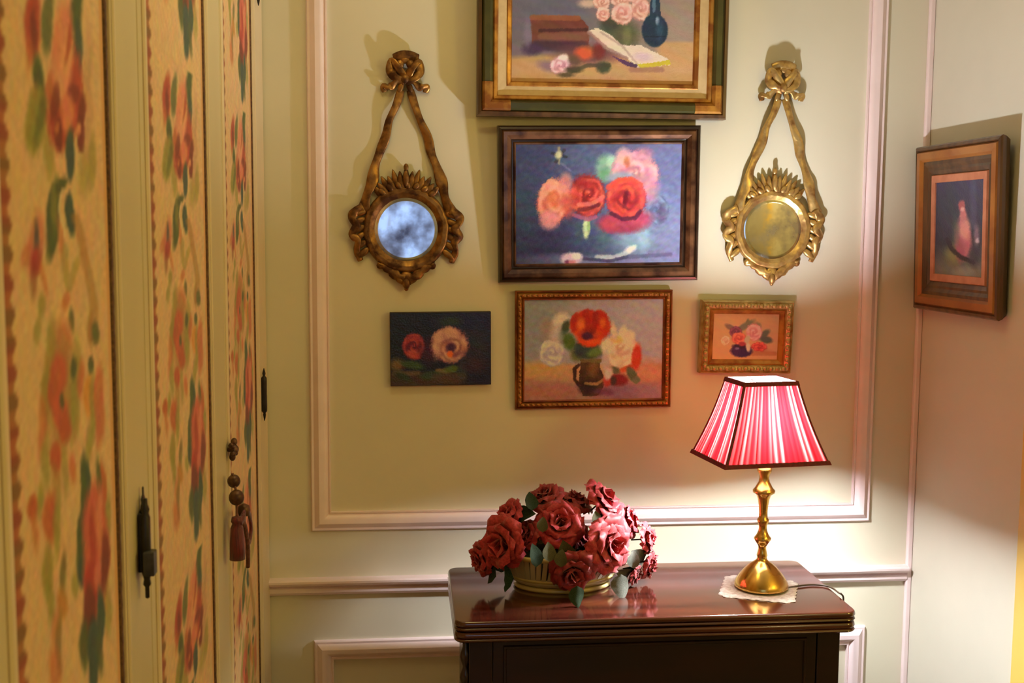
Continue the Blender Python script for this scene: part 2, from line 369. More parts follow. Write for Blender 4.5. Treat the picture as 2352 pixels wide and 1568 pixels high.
# yellow door casing on the edge of the right wall
cas = structure(box('trim_1', XR - .010, XR + .10, YE - .09, YE, 0, 2.3, M['yellow'], bevel=.004))
# corner bead
structure(box('trim_2', XR - .014, XR, -.014, 0, 0, CE, M['mould'], bevel=.004))

def panel_mould(name, x0, x1, z0, z1, wdt):
    p = [(0, 0), (0, .006), (.003, .010), (.008, .009), (.012, .013), (.020, .019), (.030, .018), (.038, .011), (.041, .007), (.044, .010), (wdt, .010), (wdt, .0)]
    o = ring(name, x1 - x0, z1 - z0, p, M['mould'], x0=x0, z0=z0, smooth=False)
    for f in o.data.polygons: f.use_smooth = True
    md = o.modifiers.new('split', 'EDGE_SPLIT'); md.split_angle = math.radians(38)
    return structure(o)
a = on_y(716, 1218); b = on_y(1994, 1195)
UX0, UX1, UZ0 = a.x, b.x, (a.z + b.z) / 2
panel_mould('trim_3', UX0, UX1, UZ0, 2.52, .047)
a = on_y(722, 1470); b = on_y(1985, 1434)
panel_mould('trim_4', a.x, b.x, .22, (a.z + b.z) / 2, .047)
# chair rail
a = on_y(620, 1366); b = on_y(2080, 1335); RZ = (a.z + b.z) / 2
prof = [(0, 0), (.010, .003), (.016, .010), (.016, .020), (.010, .022), (.012, .026), (.022, .028), (.027, .031), (.030, .036), (.030, .041), (.024, .0435), (0, .0435)]
V, Fc = [], []
for x in (XL - .02, XR - .014):
    for (o_, z) in prof: V.append((x, -o_, RZ + z))
n = len(prof)
for i in range(n): Fc.append((i, (i + 1) % n, n + (i + 1) % n, n + i))
Fc += [tuple(range(n)), tuple(reversed(range(n, 2 * n)))]
structure(from_py('trim_5', V, Fc, M['mould']))
structure(box('baseboard_back', XL, XR - .014, -.016, 0, 0, .13, M['mould'], bevel=.004))
structure(box('baseboard_right', XR - .016, XR, YE, -.016, 0, .13, M['mould'], bevel=.004))

# ================================================================== WARDROBE (left)
D0 = 2.70
def yq(px): return on_x(px, 530, XL).y          # depth of a point on the wardrobe front seen at px
Y_F1A, Y_F1B, Y_G1, Y_F2A, Y_F2B, Y_G2, Y_F3A, Y_F3B, Y_P = [yq(p_) for p_ in (-4, 250, 327, 343, 473, 512, 516, 581, 588)]
Y_NEAR = Y_F1A - .13
print('wardrobe', XL, XR, Y_F1A, Y_F1B, Y_G1, Y_F2A, Y_F2B, Y_G2, Y_F3A, Y_F3B, Y_P)
def yd(d): return d                              # positions below are given as depths directly
wr = thing('wardrobe', 'cream built-in wardrobe with rose-printed fabric door panels along the left', 'wardrobe', (XL, Y_P, 0))
WL = wr.location.copy()
def wbox(name, x0, x1, d0, d1, z0, z1, m, parent=wr, bevel=0):
    return box(name, x0 - WL.x, x1 - WL.x, yd(d0) - WL.y, yd(d1) - WL.y, z0, z1, m, parent, bevel)
wbox('carcass', -.78, XL - .040, Y_NEAR, -.002, 0.0, 2.55, M['door'])
wbox('end_post', XL - .035, XL + .004, Y_P, -.004, 0.0, 2.55, M['bead'], bevel=.003)
wbox('cornice', XL - .04, XL + .05, Y_NEAR, -.006, 2.50, 2.58, M['bead'], bevel=.01)
wbox('plinth', XL - .04, XL, Y_NEAR, Y_P, 0, .10, M['door'])

TILE = .744
def fabric_cols(sx, z, w):
    """printed cloth: s across the cloth, repeating down it; drawn once in the proportions of the nearest panel"""
    s = sx / w; v = CAM.z - z
    v0 = -.235; v = (v - v0) % TILE + v0
    x, y = project(np.stack([np.full(len(s), XL), Y_F1A + (Y_F1B - Y_F1A) * s, CAM.z - v], 1))
    p = Paint(x, y, (220, 178, 124), 4, 1.2)
    p.X = p.X + 2 * np.sin(y / 23.0); p.brush(4, 40, 80)
    OL, DG, BG, RD, DR, PK, OR, BR = (150, 140, 50), (72, 88, 40), (52, 78, 72), (186, 62, 40), (128, 34, 22), (224, 134, 96), (206, 104, 54), (170, 112, 44)
    # upper spray
    p.ell(172, 80, 16, 130, DG, 5, .5); p.ell(182, 130, 9, 70, BG, 0, .6, .8); p.ell(112, 50, 13, 75, DG, 4, .5, .8)
    p.ell(78, 55, 18, 85, RD, 2, .5); p.ell(80, 70, 8, 50, DR, 0, .6, .8); p.ell(70, 130, 9, 40, OR, 0, .9, .4)
    p.ell(92, 175, 12, 50, DG, -8, .6); p.ell(86, 275, 25, 80, OL, 4, .35); p.ell(95, 270, 9, 60, DG, 8, .8, .6); p.ell(115, 350, 12, 60, OL, -2, .7, .7)
    p.ell(152, 225, 42, 120, RD, 4, .3, 1, .2); p.ell(145, 110, 24, 110, PK, 5, .4); p.ell(150, 170, 18, 70, (232, 152, 108), 6, .6); p.ell(160, 95, 5, 50, RD, 8, .8, .8)
    p.ell(128, 235, 10, 45, DR, 8, .5, .8); p.ell(172, 215, 14, 22, DR, 0, .6, .8); p.ell(157, 260, 15, 45, (226, 120, 84), 0, .6); p.ell(189, 255, 9, 40, DR, 5, .5)
    p.ell(138, 310, 9, 40, DR, -4, .5); p.ell(190, 315, 9, 36, DR, 0, .4); p.ell(134, 295, 5, 14, OR, 0, .8); p.ell(184, 297, 5, 14, PK, 0, .8); p.ell(118, 195, 7, 25, OR, 0, .8, .8)
    p.ell(164, 355, 10, 62, BG, 2, .4); p.ell(205, 230, 9, 150, (196, 140, 100), 1, .9, .6); p.ell(214, 370, 9, 60, OL, 2, .7, .7); p.ell(196, 400, 14, 50, OL, 0, .9, .5)
    # stem with two leaves
    p.ell(124, 505, 15, 95, DG, 4, .35); p.ell(128, 470, 8, 60, OL, 0, .8, .6); p.ell(142, 425, 12, 20, DG, 20, .5); p.ell(164, 492, 11, 50, BG, -3, .3)
    p.ell(141, 545, 7, 50, OR, -6, .8, .6); p.line([(148, 430), (140, 480), (150, 540)], 2.5, (226, 200, 150), .8)
    p.ell(84, 560, 18, 70, (200, 96, 76), 6, .6, .7); p.ell(85, 550, 6, 45, (86, 80, 80), 0, .7, .9); p.ell(87, 600, 13, 32, (178, 50, 44), 0, .6); p.ell(80, 645, 8, 40, DR, 4, .8, .5); p.ell(104, 640, 6, 45, OR, -8, .8, .6); p.ell(62, 585, 10, 30, OR, 8, .8, .6)
    p.line([(176, 500), (190, 560), (205, 620), (216, 700), (222, 780)], 6, (176, 124, 56), .7, 1.2)
    p.line([(150, 570), (160, 660), (182, 600)], 5, OL, .5, 1.2); p.ell(152, 690, 9, 22, OR, 10, .8, .8); p.ell(168, 735, 6, 26, DG, -8, .7, .8); p.ell(97, 700, 8, 26, OL, 0, .8, .8); p.ell(90, 760, 9, 30, OL, 6, .8, .7)
    p.ell(222, 765, 10, 26, DG, 0, .6, .8); p.ell(210, 760, 6, 40, BR, 0, .8, .7); p.ell(150, 780, 22, 46, OR, 0, .9, .6)
    # orange bouquet
    p.ell(120, 790, 10, 60, OL, 4, .8, .8); p.ell(140, 900, 36, 130, (172, 128, 58), 0, .6, .8); p.ell(108, 900, 10, 80, OL, 2, .7, .9); p.ell(176, 900, 11, 110, OL, 2, .7, .8)
    p.ell(137, 862, 20, 50, (204, 84, 48), 0, .5); p.ell(126, 905, 12, 40, (190, 78, 40), 0, .6); p.ell(140, 945, 17, 44, (204, 84, 50), 0, .5); p.ell(150, 985, 14, 34, (190, 76, 36), 0, .6); p.ell(146, 920, 5, 20, DG, 0, .6, .8); p.ell(170, 845, 7, 26, DG, 0, .6, .9)
    p.ell(188, 870, 8, 44, OR, 0, .7, .8); p.ell(207, 910, 12, 50, (220, 142, 50), 0, .5, .9); p.ell(216, 935, 7, 70, OL, 0, .7, .8); p.ell(209, 838, 7, 20, DG, 0, .5, .9); p.ell(230, 930, 12, 95, (204, 104, 62), 0, .5, .9); p.ell(208, 1010, 8, 45, OL, 0, .8, .7)
    p.ell(100, 980, 10, 70, OR, 2, .8, .7); p.ell(108, 1060, 10, 60, OL, 0, .8, .7); p.ell(132, 1050, 13, 36, (200, 78, 44), 0, .5); p.ell(130, 1100, 10, 40, BR, 0, .8, .6); p.ell(152, 1080, 8, 60, OL, 0, .8, .6); p.ell(170, 1075, 8, 34, OR, 0, .8, .8)
    p.ell(78, 1165, 12, 30, (196, 86, 30), 0, .5); p.ell(95, 1150, 7, 40, OL, 0, .8, .8); p.ell(118, 1190, 16, 60, (196, 88, 36), 0, .6, .9); p.ell(134, 1200, 8, 80, OL, 2, .8, .8); p.ell(84, 1215, 8, 50, OR, 0, .8, .7)
    p.ell(112, 1310, 12, 60, OL, 0, .6, .9); p.ell(148, 1315, 7, 50, (120, 106, 46), 0, .7, .9); p.ell(118, 1370, 9, 60, OL, 0, .7, .8); p.ell(145, 1385, 12, 36, (196, 120, 36), 0, .7, .8); p.ell(176, 1345, 8, 30, OL, 0, .7, .7); p.ell(130, 1440, 10, 40, OR, 0, .8, .6); p.ell(138, 1480, 7, 70, (130, 100, 40), 0, .7, .7); p.ell(128, 1540, 14, 50, OR, 0, .8, .7)
    # lower rose
    p.ell(197, 1115, 11, 75, DG, 0, .4); p.ell(204, 1100, 6, 40, BG, 0, .7, .8); p.ell(190, 1240, 12, 75, DG, 4, .4); p.ell(192, 1310, 10, 40, BG, 0, .5); p.ell(236, 1130, 10, 70, (196, 84, 38), 0, .5, .9); p.ell(228, 1110, 6, 60, DG, 0, .6, .8); p.ell(250, 1190, 8, 50, OL, 0, .7, .8)
    p.ell(222, 1260, 30, 150, (206, 84, 62), -1, .35, 1, .15); p.ell(216, 1190, 11, 70, (214, 92, 70), 0, .5); p.ell(214, 1230, 7, 60, (178, 40, 30), 0, .7, .8); p.ell(232, 1200, 8, 80, PK, 0, .6, .8); p.ell(243, 1290, 10, 70, DR, 0, .5, .9); p.ell(216, 1335, 18, 50, (186, 44, 36), 0, .5); p.ell(228, 1320, 8, 40, (224, 120, 96), 0, .7, .8)
    p.ell(207, 1410, 15, 70, DR, 2, .4); p.ell(212, 1440, 7, 30, (96, 22, 16), 0, .6); p.ell(233, 1420, 9, 70, BG, 0, .5); p.ell(218, 1480, 15, 60, BG, 0, .4); p.ell(196, 1480, 10, 60, DG, 0, .6, .9); p.ell(232, 1500, 8, 50, DG, 0, .7, .8); p.ell(215, 1545, 10, 55, BG, 0, .5); p.ell(250, 1400, 8, 60, OL, 0, .8, .6)
    g = p.C.mean(1, keepdims=True); p.C = p.C * .86 + .14 * g; p.brush(9, 10, 82, 6); p.brush(6, 30, 88, 9)
    # borders
    k_ = 2 * PI / .0248
    sc = .5 + .5 * np.cos(v * k_) * 1.0
    wl = np.clip((.080 + .032 * sc - s) / .02, 0, 1)
    dk = np.where((np.floor(v / .0248) % 2) == 0, 1.0, .82)
    p.mix(wl * .95, (140, 58, 32)); p.mix(wl * .75 * np.clip(.5 + .9 * np.sin(v * k_ * .37), 0, 1), (118, 92, 40)); p.mix(wl * .5 * (sc < .4), (196, 120, 70)); p.mix(np.clip((.018 - s) / .01, 0, 1), (200, 152, 90))
    wr_ = np.clip((s - .955) / .02, 0, 1); p.mix(wr_ * .9, (206, 150, 92))
    return p.get()

def wdoor(d0, d1, f0, f1, lbl_extra=None, nx=100):
    y0 = yd(d0) + .003; w = (d1 - d0) - .006
    o = bpy.data.objects.new('door', None); COL.objects.link(o); o.parent = wr
    o.location = Vector((XL, y0, 0)) - WL; o.rotation_euler = (0, 0, PI / 2)
    o.empty_display_size = .05
    fl, fr = yd(f0) - y0, yd(f1) - y0; z0, z1, fz0, fz1 = .105, 2.49, .22, 2.40
    box('door_slab', 0, w, .008, .034, z0, z1, M['door'], o)
    # stiles and rails stand proud of the slab
    gl, gr = max(fl - .045, .0), min(fr + .050, w)
    if fl > .02: box('stile', 0, fl - .013 if fl > .03 else fl, .0005, .0085, z0, z1, M['door'], o, bevel=.0015)
    box('stile', fr + .046, w, 0, .0085, z0, z1, M['door'], o, bevel=.0015) if w - fr > .06 else None
    ring('panel_bead', (fr + .044) - (fl - .012), fz1 - fz0 + .06, [(0, -.008), (0, .0005), (.003, .0028), (.009, .0034), (.0115, .0012)], M['bead'], o, z0=fz0 - .03, x0=fl - .012)
    ring('inner_bead', (fr + .031) - fl, fz1 - fz0 + .03, [(0, -.008), (.0005, .0012), (.004, .0014), (.0055, .0002), (.006, -.0078)], M['bead'], o, z0=fz0 - .015, x0=fl)
    art_plane('fabric_panel', fl, fr, fz0, fz1, -.0010, nx, 460, M['fabric'], o, None, None,
              xz_cols=lambda X, Z: fabric_cols(X - fl, Z, fr - fl))
    # braided edging down the right of the cloth
    V, Fc = [], []; n = 300
    for i in range(n + 1):
        z = fz0 + (fz1 - fz0) * i / n; b_ = .0010 * math.sin(i * 2.1)
        V += [(fr + .001, .004, z), (fr + .003 + b_, -.0012, z), (fr + .011 + b_, -.0012, z), (fr + .0135, .004, z)]
    for i in range(n):
        for k in range(3): Fc.append((4 * i + k, 4 * i + k + 1, 4 * i + 5 + k, 4 * i + 4 + k))
    from_py('edging_braid', V, Fc, M['gimp'], o, True)
    return o
dA = wdoor(Y_NEAR, Y_G1, Y_F1A, Y_F1B); dB = wdoor(Y_G1, Y_G2, Y_F2A, Y_F2B, nx=90); dC = wdoor(Y_G2, Y_P, Y_F3A + .004, Y_F3B, nx=80)
dA['label'] = 'nearest wardrobe door'; dB['label'] = 'middle wardrobe door'; dC['label'] = 'wardrobe door next to the back wall'

# hinges on the far post
def hinge(z0, z1):
    h = z1 - z0; r = .0060
    p = [(.0008, 0), (.0025, .008), (.0035, .014), (.0028, .018), (r, .022), (r * 1.05, .030), (r, h * .5), (r * 1.05, h - .030), (r, h - .022), (.0028, h - .018), (.0038, h - .012), (.0025, h - .006), (.0006, h)]
    loc = Vector((XL + .010, (Y_P + .022), z0)) - WL
    return lathe('hinge', p, M['black'], wr, 16, loc=loc)
q = on_y(603, 845, (Y_P + .022)); q2 = on_y(605, 966, (Y_P + .022))
hinge(q2.z, q.z); q = on_y(590, 13, (Y_P + .022)); hinge(q.z, q.z + (.123)); hinge(.33, .455)

# iron lock bolt on the nearest door
bt, bb = on_y(318, 1120, yq(300)), on_y(325, 1364, yq(300)); bs_ = (bt.z - bb.z) / .160
lp = thing('door_bolt', 'black iron latch bolt mounted on the stile of the nearest wardrobe door', 'latch', (XL, yq(299), bb.z + .022 * bs_)); lp.scale = (.75, .9, bs_)
def lbox(*a, **k): return box(*a, **k)
lathe('plate', [(.0, 0), (.0032, .001), (.0035, .012), (.007, .020), (.009, .030), (.0095, .100), (.007, .108), (.0055, .113), (.0065, .119), (.0030, .126), (.0028, .136), (0.0005, .138)], M['black'], lp, 18, loc=(.006, .012, .000), squash=(.55, 1))
lathe('spindle', [(.0005, -.022), (.0035, -.020), (.0035, -.004), (.0065, .0), (.0050, .008), (.0075, .016), (.0075, .100), (.0050, .106), (.0068, .112), (.0040, .119), (.0036, .128), (.0005, .1285)], M['black'], lp, 18, loc=(.014, -.006, -.004))
box('keeper', .012, .030, -.022, -.002, .012, .048, M['black_l'], lp, bevel=.002)
box('fixing_block', .0, .012, -.004, .016, .012, .1, M['black'], lp, bevel=.002)

# tassel and knob at the meeting of the two far doors
kx = XL + .012; ky = Y_G2
kn = thing('door_rosette', 'small brown bronze flower knob above the maroon tassels', 'knob', (XL + .001, ky, 1.141))
lathe('boss', [(.004, 0), (.005, .006), (.009, .010), (.009, .016), (.004, .020), (.0, .0205)], M['bronze_k'], kn, 16).rotation_euler = (0, PI / 2, 0)
def blob_mesh(rx, ry, rz, seg=10, rings=7, name='blob'):
    V, Fc = [(0, 0, -rz)], []
    for i in range(1, rings):
        a = -PI / 2 + PI * i / rings
        for k in range(seg): b = 2 * PI * k / seg; V.append((rx * math.cos(a) * math.cos(b), ry * math.cos(a) * math.sin(b), rz * math.sin(a)))
    V.append((0, 0, rz))
    for k in range(seg): Fc.append((0, 1 + (k + 1) % seg, 1 + k))
    for i in range(rings - 2):
        for k in range(seg): a = 1 + i * seg; Fc.append((a + k, a + (k + 1) % seg, a + seg + (k + 1) % seg, a + seg + k))
    a = 1 + (rings - 2) * seg; n = len(V) - 1
    for k in range(seg): Fc.append((a + k, a + (k + 1) % seg, n))
    me = bpy.data.meshes.new(name); me.from_pydata(V, [], Fc); me.update()
    for p in me.polygons: p.use_smooth = True
    return me
pm = blob_mesh(.006, .0055, .0075, name='petal'); pm.materials.append(M['bronze_k'])
for k in range(6):
    a = k * PI / 3 + .4; c = link('petal', pm, None, kn); c.location = (.009 + .003 * (k % 2), .013 * math.cos(a), .014 * math.sin(a)); c.rotation_euler = (a + PI / 2, 0, 0)
ts = thing('key_tassel', 'maroon and brown silk key tassels hanging between the two far wardrobe doors', 'tassel', (kx, ky - .055, 1.008))
bm_ = blob_mesh(.014, .014, .0145, 16, 10, 'bead'); bm_.materials.append(M['bronze_k'])
for (x, y, z, s) in ((.012, .0, .0555, 1.0), (.006, .012, .083, .85)):
    c = link('bead', bm_, None, ts); c.location = (x, y, z); c.scale = (s, s, s)
sweep('hanging_cord', smooth_path([(.004, .010, .098), (.010, .004, .070), (.012, 0, .042), (.012, -.002, .020)], 6), lambda u: .0022, lambda u: .0022, M['maroon_b'], ts, 8, normal=Vector((1, 0, 0)))
lathe('tassel_skirt', [(.003, .022), (.009, .020), (.0105, .012), (.0080, .008), (.0115, .0), (.0135, -.030), (.0140, -.058), (.0, -.058)], M['maroon'], ts, 22, loc=(.012, -.002, 0))
lathe('tassel_head', [(.002, .030), (.010, .026), (.012, .018), (.010, .008), (.004, .006)], M['bronze_k'], ts, 16, loc=(.020, .034, .006))
sweep('silk_loop', smooth_path([(.016, .004, .010), (.022, .024, .022), (.024, .052, .018), (.024, .084, -.004), (.024, .096, -.030), (.022, .082, -.050), (.020, .060, -.032), (.020, .040, -.004), (.018, .030, .004)], 7), lambda u: .0058, lambda u: .0034, M['maroon'], ts, 8, normal=Vector((1, 0, 0)))
sweep('silk_tail', smooth_path([(.018, .018, .012), (.022, .034, -.010), (.022, .058, -.040), (.020, .078, -.070), (.018, .088, -.100)], 7), lambda u: .0075 - .003 * u, lambda u: .004, M['maroon_b'], ts, 8, normal=Vector((1, 0, 0)))
sweep('silk_bow', smooth_path([(.018, -.006, .008), (.022, .010, .016), (.020, .030, .012), (.018, .040, .0)], 6), lambda u: .007, lambda u: .004, M['maroon'], ts, 8, normal=Vector((1, 0, 0)))

# ================================================================== PICTURES
def rect_from(px, t):
    """px: four photo corners tl, tr, br, bl of the front edge; t: stand-off. Returns left x, width, bottom z, height, roll"""
    tl, tr, br, bl = [on_y(x, y, -t) for (x, y) in px]
    w = ((tr - tl).length + (br - bl).length) / 2; h = ((tl - bl).length + (tr - br).length) / 2
    roll = math.atan2((tr.z - tl.z + br.z - bl.z) / 2, w); c = (tl + tr + br + bl) / 4
    return c, w, h, roll
def picture(name, label, px, t, lean, roll=None, base=.004):
    c, w, h, r = rect_from(px, t)
    if roll is not None: r = roll
    o = thing(name, label, 'painting'); o.rotation_euler = (math.radians(lean), -r, 0)
    off = Euler((math.radians(lean), -r, 0)).to_matrix() @ Vector((w / 2, -t, h / 2))
    o.location = c - off; 
    bl = o.location
    Mw = Matrix.Translation(o.location) @ Euler((math.radians(lean), -r, 0)).to_matrix().to_4x4()
    return o, w, h, Mw
PXM = D0 / F     # metres per photo pixel on the wall
def beads(parent, w, h, inset, out, step, mesh, name='bead', sx=1):
    def row(n, p0, p1, rot):
        for i in range(n):
            u = (i + .5) / n; c = link(name, mesh, None, parent); c.location = (p0[0] + (p1[0] - p0[0]) * u, -out, p0[1] + (p1[1] - p0[1]) * u); c.rotation_euler = (0, rot, 0)
    nw, nh = max(1, int((w - 2 * inset) / step)), max(1, int((h - 2 * inset) / step))
    row(nw, (inset, inset), (w - inset, inset), 0); row(nw, (inset, h - inset), (w - inset, h - inset), PI)
    row(nh, (inset, inset), (inset, h - inset), PI / 2); row(nh, (w - inset, inset), (w - inset, h - inset), -PI / 2)

# ---- A: large still life with books and vase (cut by the top of the photo)
c_ = on_y(1095, 266, -.04); TOPA = on_y(1095, 266, -.04).z + .62
def px_top(x, zt): 
    P = on_y(x, 0, -.04); return P
oA = thing('framed_painting', 'large green and gold framed still life of books, roses and a blue vase', 'painting')
pL, pR = on_y(1095, 265, -.04), on_y(1668, 265, -.04); wA = pR.x - pL.x; hA = .47
oA.location = (pL.x, -.008, pL.z); oA.rotation_euler = (math.radians(1.2), 0, 0)
MA = Matrix.Translation(oA.location) @ Euler((math.radians(1.2), 0, 0)).to_matrix().to_4x4()
box('back_board', .01, wA - .01, -.012, -.002, .01, hA - .01, M['backing'], oA)
ring('outer_edge', wA, hA, [(0, 0), (0, .030), (.003, .036), (.010, .038), (.012, .034)], M['walnut'], oA)
ring('green_band', wA, hA, [(.012, .034), (.018, .042), (.030, .042), (.037, .034)], M['green'], oA, smooth=False)
g1 = .037
def corner_cap(parent, w, h, i0, i1, o0, L1, m, flipx, flipz):
    V = []; 
    prof = [(i0, .0350), (i0 + .006, .0432), (i1 - .007, .0432), (i1, .0350)]
    path = [(0, 1), (0, 0), (1, 0)]
    for k, (i, o) in enumerate(prof):
        V += [(i, -o, L1), (i, -o, i), (L1, -o, i)]
    Fc = []
    for k in range(3):
        a, b = 3 * k, 3 * k + 3; Fc += [(a, a + 1, b + 1, b), (a + 1, a + 2, b + 2, b + 1)]
    V = [((w - x) if flipx else x, y, (h - z) if flipz else z) for (x, y, z) in V]
    return from_py('gold_corner', V, Fc, m, parent)
for fx in (0, 1):
    for fz in (0, 1): corner_cap(oA, wA, hA, .0118, .0375, .042, .078, M['frame_gold'], fx, fz)
ring('gold_band', wA, hA, [(.037, .034), (.040, .037), (.046, .036), (.049, .030)], M['frame_gold'], oA)
ring('linen_liner', wA, hA, [(.049, .030), (.069, .028)], M['cream'], oA)
ring('inner_slip', wA, hA, [(.069, .028), (.071, .030), (.078, .027), (.082, .021)], M['frame_gold'], oA)
def fnA(x, y):
    p = Paint(x, y, (118, 112, 118), 2, (1.25, 1.3, 1.6))
    p.grad(1180, 0, 1590, 0, (112, 104, 108), (146, 130, 120)); p.ell(1270, 20, 90, 70, (92, 96, 118), soft=1.2, a=.8)
    p.ell(1560, 60, 50, 70, (158, 142, 128), soft=1.2, a=.8)
    p.mix(np.clip((y - 118 + .06 * (x - 1300) * (x < 1450)) / 12, 0, 1), (186, 148, 104)); p.mix(np.clip((y - 92) / 8, 0, 1) * np.clip((x - 1500) / 20, 0, 1), (190, 152, 106))
    p.mix(np.clip((y - 165) / 30, 0, 1) * .7, (176, 128, 76))
    p.poly([(1218, 38), (1330, 36), (1352, 62), (1352, 106), (1290, 112), (1222, 104)], (108, 62, 54)); p.line([(1222, 40), (1328, 42)], 5, (140, 84, 60), .9); p.line([(1240, 70), (1348, 68)], 3, (70, 40, 44), .9)
    p.line([(1245, 86), (1345, 84)], 8, (128, 88, 72), .7); p.line([(1235, 104), (1340, 108)], 8, (66, 46, 62), .9, 1); p.ell(1222, 112, 22, 14, (70, 52, 80), soft=.8); p.ell(1212, 75, 8, 30, (128, 116, 140), soft=1, a=.7)
    p.ell(1350, 125, 70, 22, (104, 70, 72), soft=.8, a=.9); p.ell(1342, 122, 22, 15, (206, 92, 62), soft=.7); p.ell(1375, 118, 14, 18, (120, 40, 44), soft=.7, a=.8)
    p.ell(1425, 80, 42, 36, (88, 92, 68), soft=.6); p.ell(1440, 85, 10, 22, (118, 124, 84), soft=.8, a=.8); p.ell(1400, 55, 22, 18, (64, 70, 62), soft=.8, a=.9); p.ell(1350, 8, 20, 9, (206, 184, 164), soft=.9, a=.9)
    for i, (cx, cy, rx, ry) in enumerate(((1382, 4, 20, 20), (1425, 2, 22, 14), (1470, 20, 22, 28), (1385, 32, 16, 17), (1430, 30, 26, 27), (1460, -15, 26, 22), (1400, -25, 26, 22), (1430, -50, 28, 22))):
        p.rose(cx, cy, rx, ry, (240, 208, 196), (226, 172, 160), (182, 116, 106), seed=i, turns=1.8)
    p.ell(1504, 70, 30, 38, (30, 52, 74), soft=.12, rag=.02); p.poly([(1492, 45), (1496, -40), (1513, -40), (1518, 45)], (34, 58, 82)); p.ell(1510, 48, 4, 9, (150, 176, 196), soft=.8); p.line([(1502, -20), (1502, 25)], 3, (90, 126, 150), .8); p.ell(1515, 70, 8, 24, (44, 74, 100), soft=.9, a=.8); p.line([(1480, 84), (1528, 84)], 1, (20, 34, 50), .6)
    p.poly([(1350, 72), (1372, 64), (1400, 78), (1428, 104), (1472, 104), (1540, 138), (1538, 150), (1464, 156), (1440, 134), (1392, 112)], (222, 204, 184)); p.line([(1352, 74), (1395, 112), (1440, 134)], 3, (150, 116, 110), .8); p.line([(1380, 74), (1430, 106), (1464, 148)], 2, (176, 150, 140), .7); p.ell(1475, 132, 20, 10, (200, 178, 190), soft=.9, a=.7)
    p.poly([(1464, 148), (1538, 138), (1541, 149), (1470, 156)], (196, 180, 62)); p.poly([(1400, 126), (1464, 148), (1464, 157), (1440, 152)], (84, 60, 92)); p.line([(1450, 160), (1520, 160)], 4, (150, 110, 90), .7, 1)
    p.ell(1262, 152, 26, 12, (124, 104, 122), soft=1, a=.8, ang=15); p.rose(1288, 150, 24, 22, (244, 216, 214), (222, 176, 180), (160, 108, 120), seed=4, turns=1.5); p.ell(1295, 132, 10, 8, (236, 210, 206), soft=.6)
    p.ell(1318, 160, 20, 8, (74, 66, 52), soft=.7); p.ell(1386, 155, 16, 13, (66, 74, 58), soft=.6); p.line([(1310, 165), (1350, 150), (1400, 150)], 3, (70, 70, 56), .8, 1); p.ell(1320, 140, 14, 14, (96, 74, 64), soft=.9, a=.8); p.ell(1300, 172, 18, 6, (90, 78, 60), soft=.9)
    p.brush(7, 16, 15); return p.get()
art_plane('painted_canvas', .0815, wA - .0815, .0815, hA - .0815, .022, 230, 170, M['art'], oA, MA, fnA)

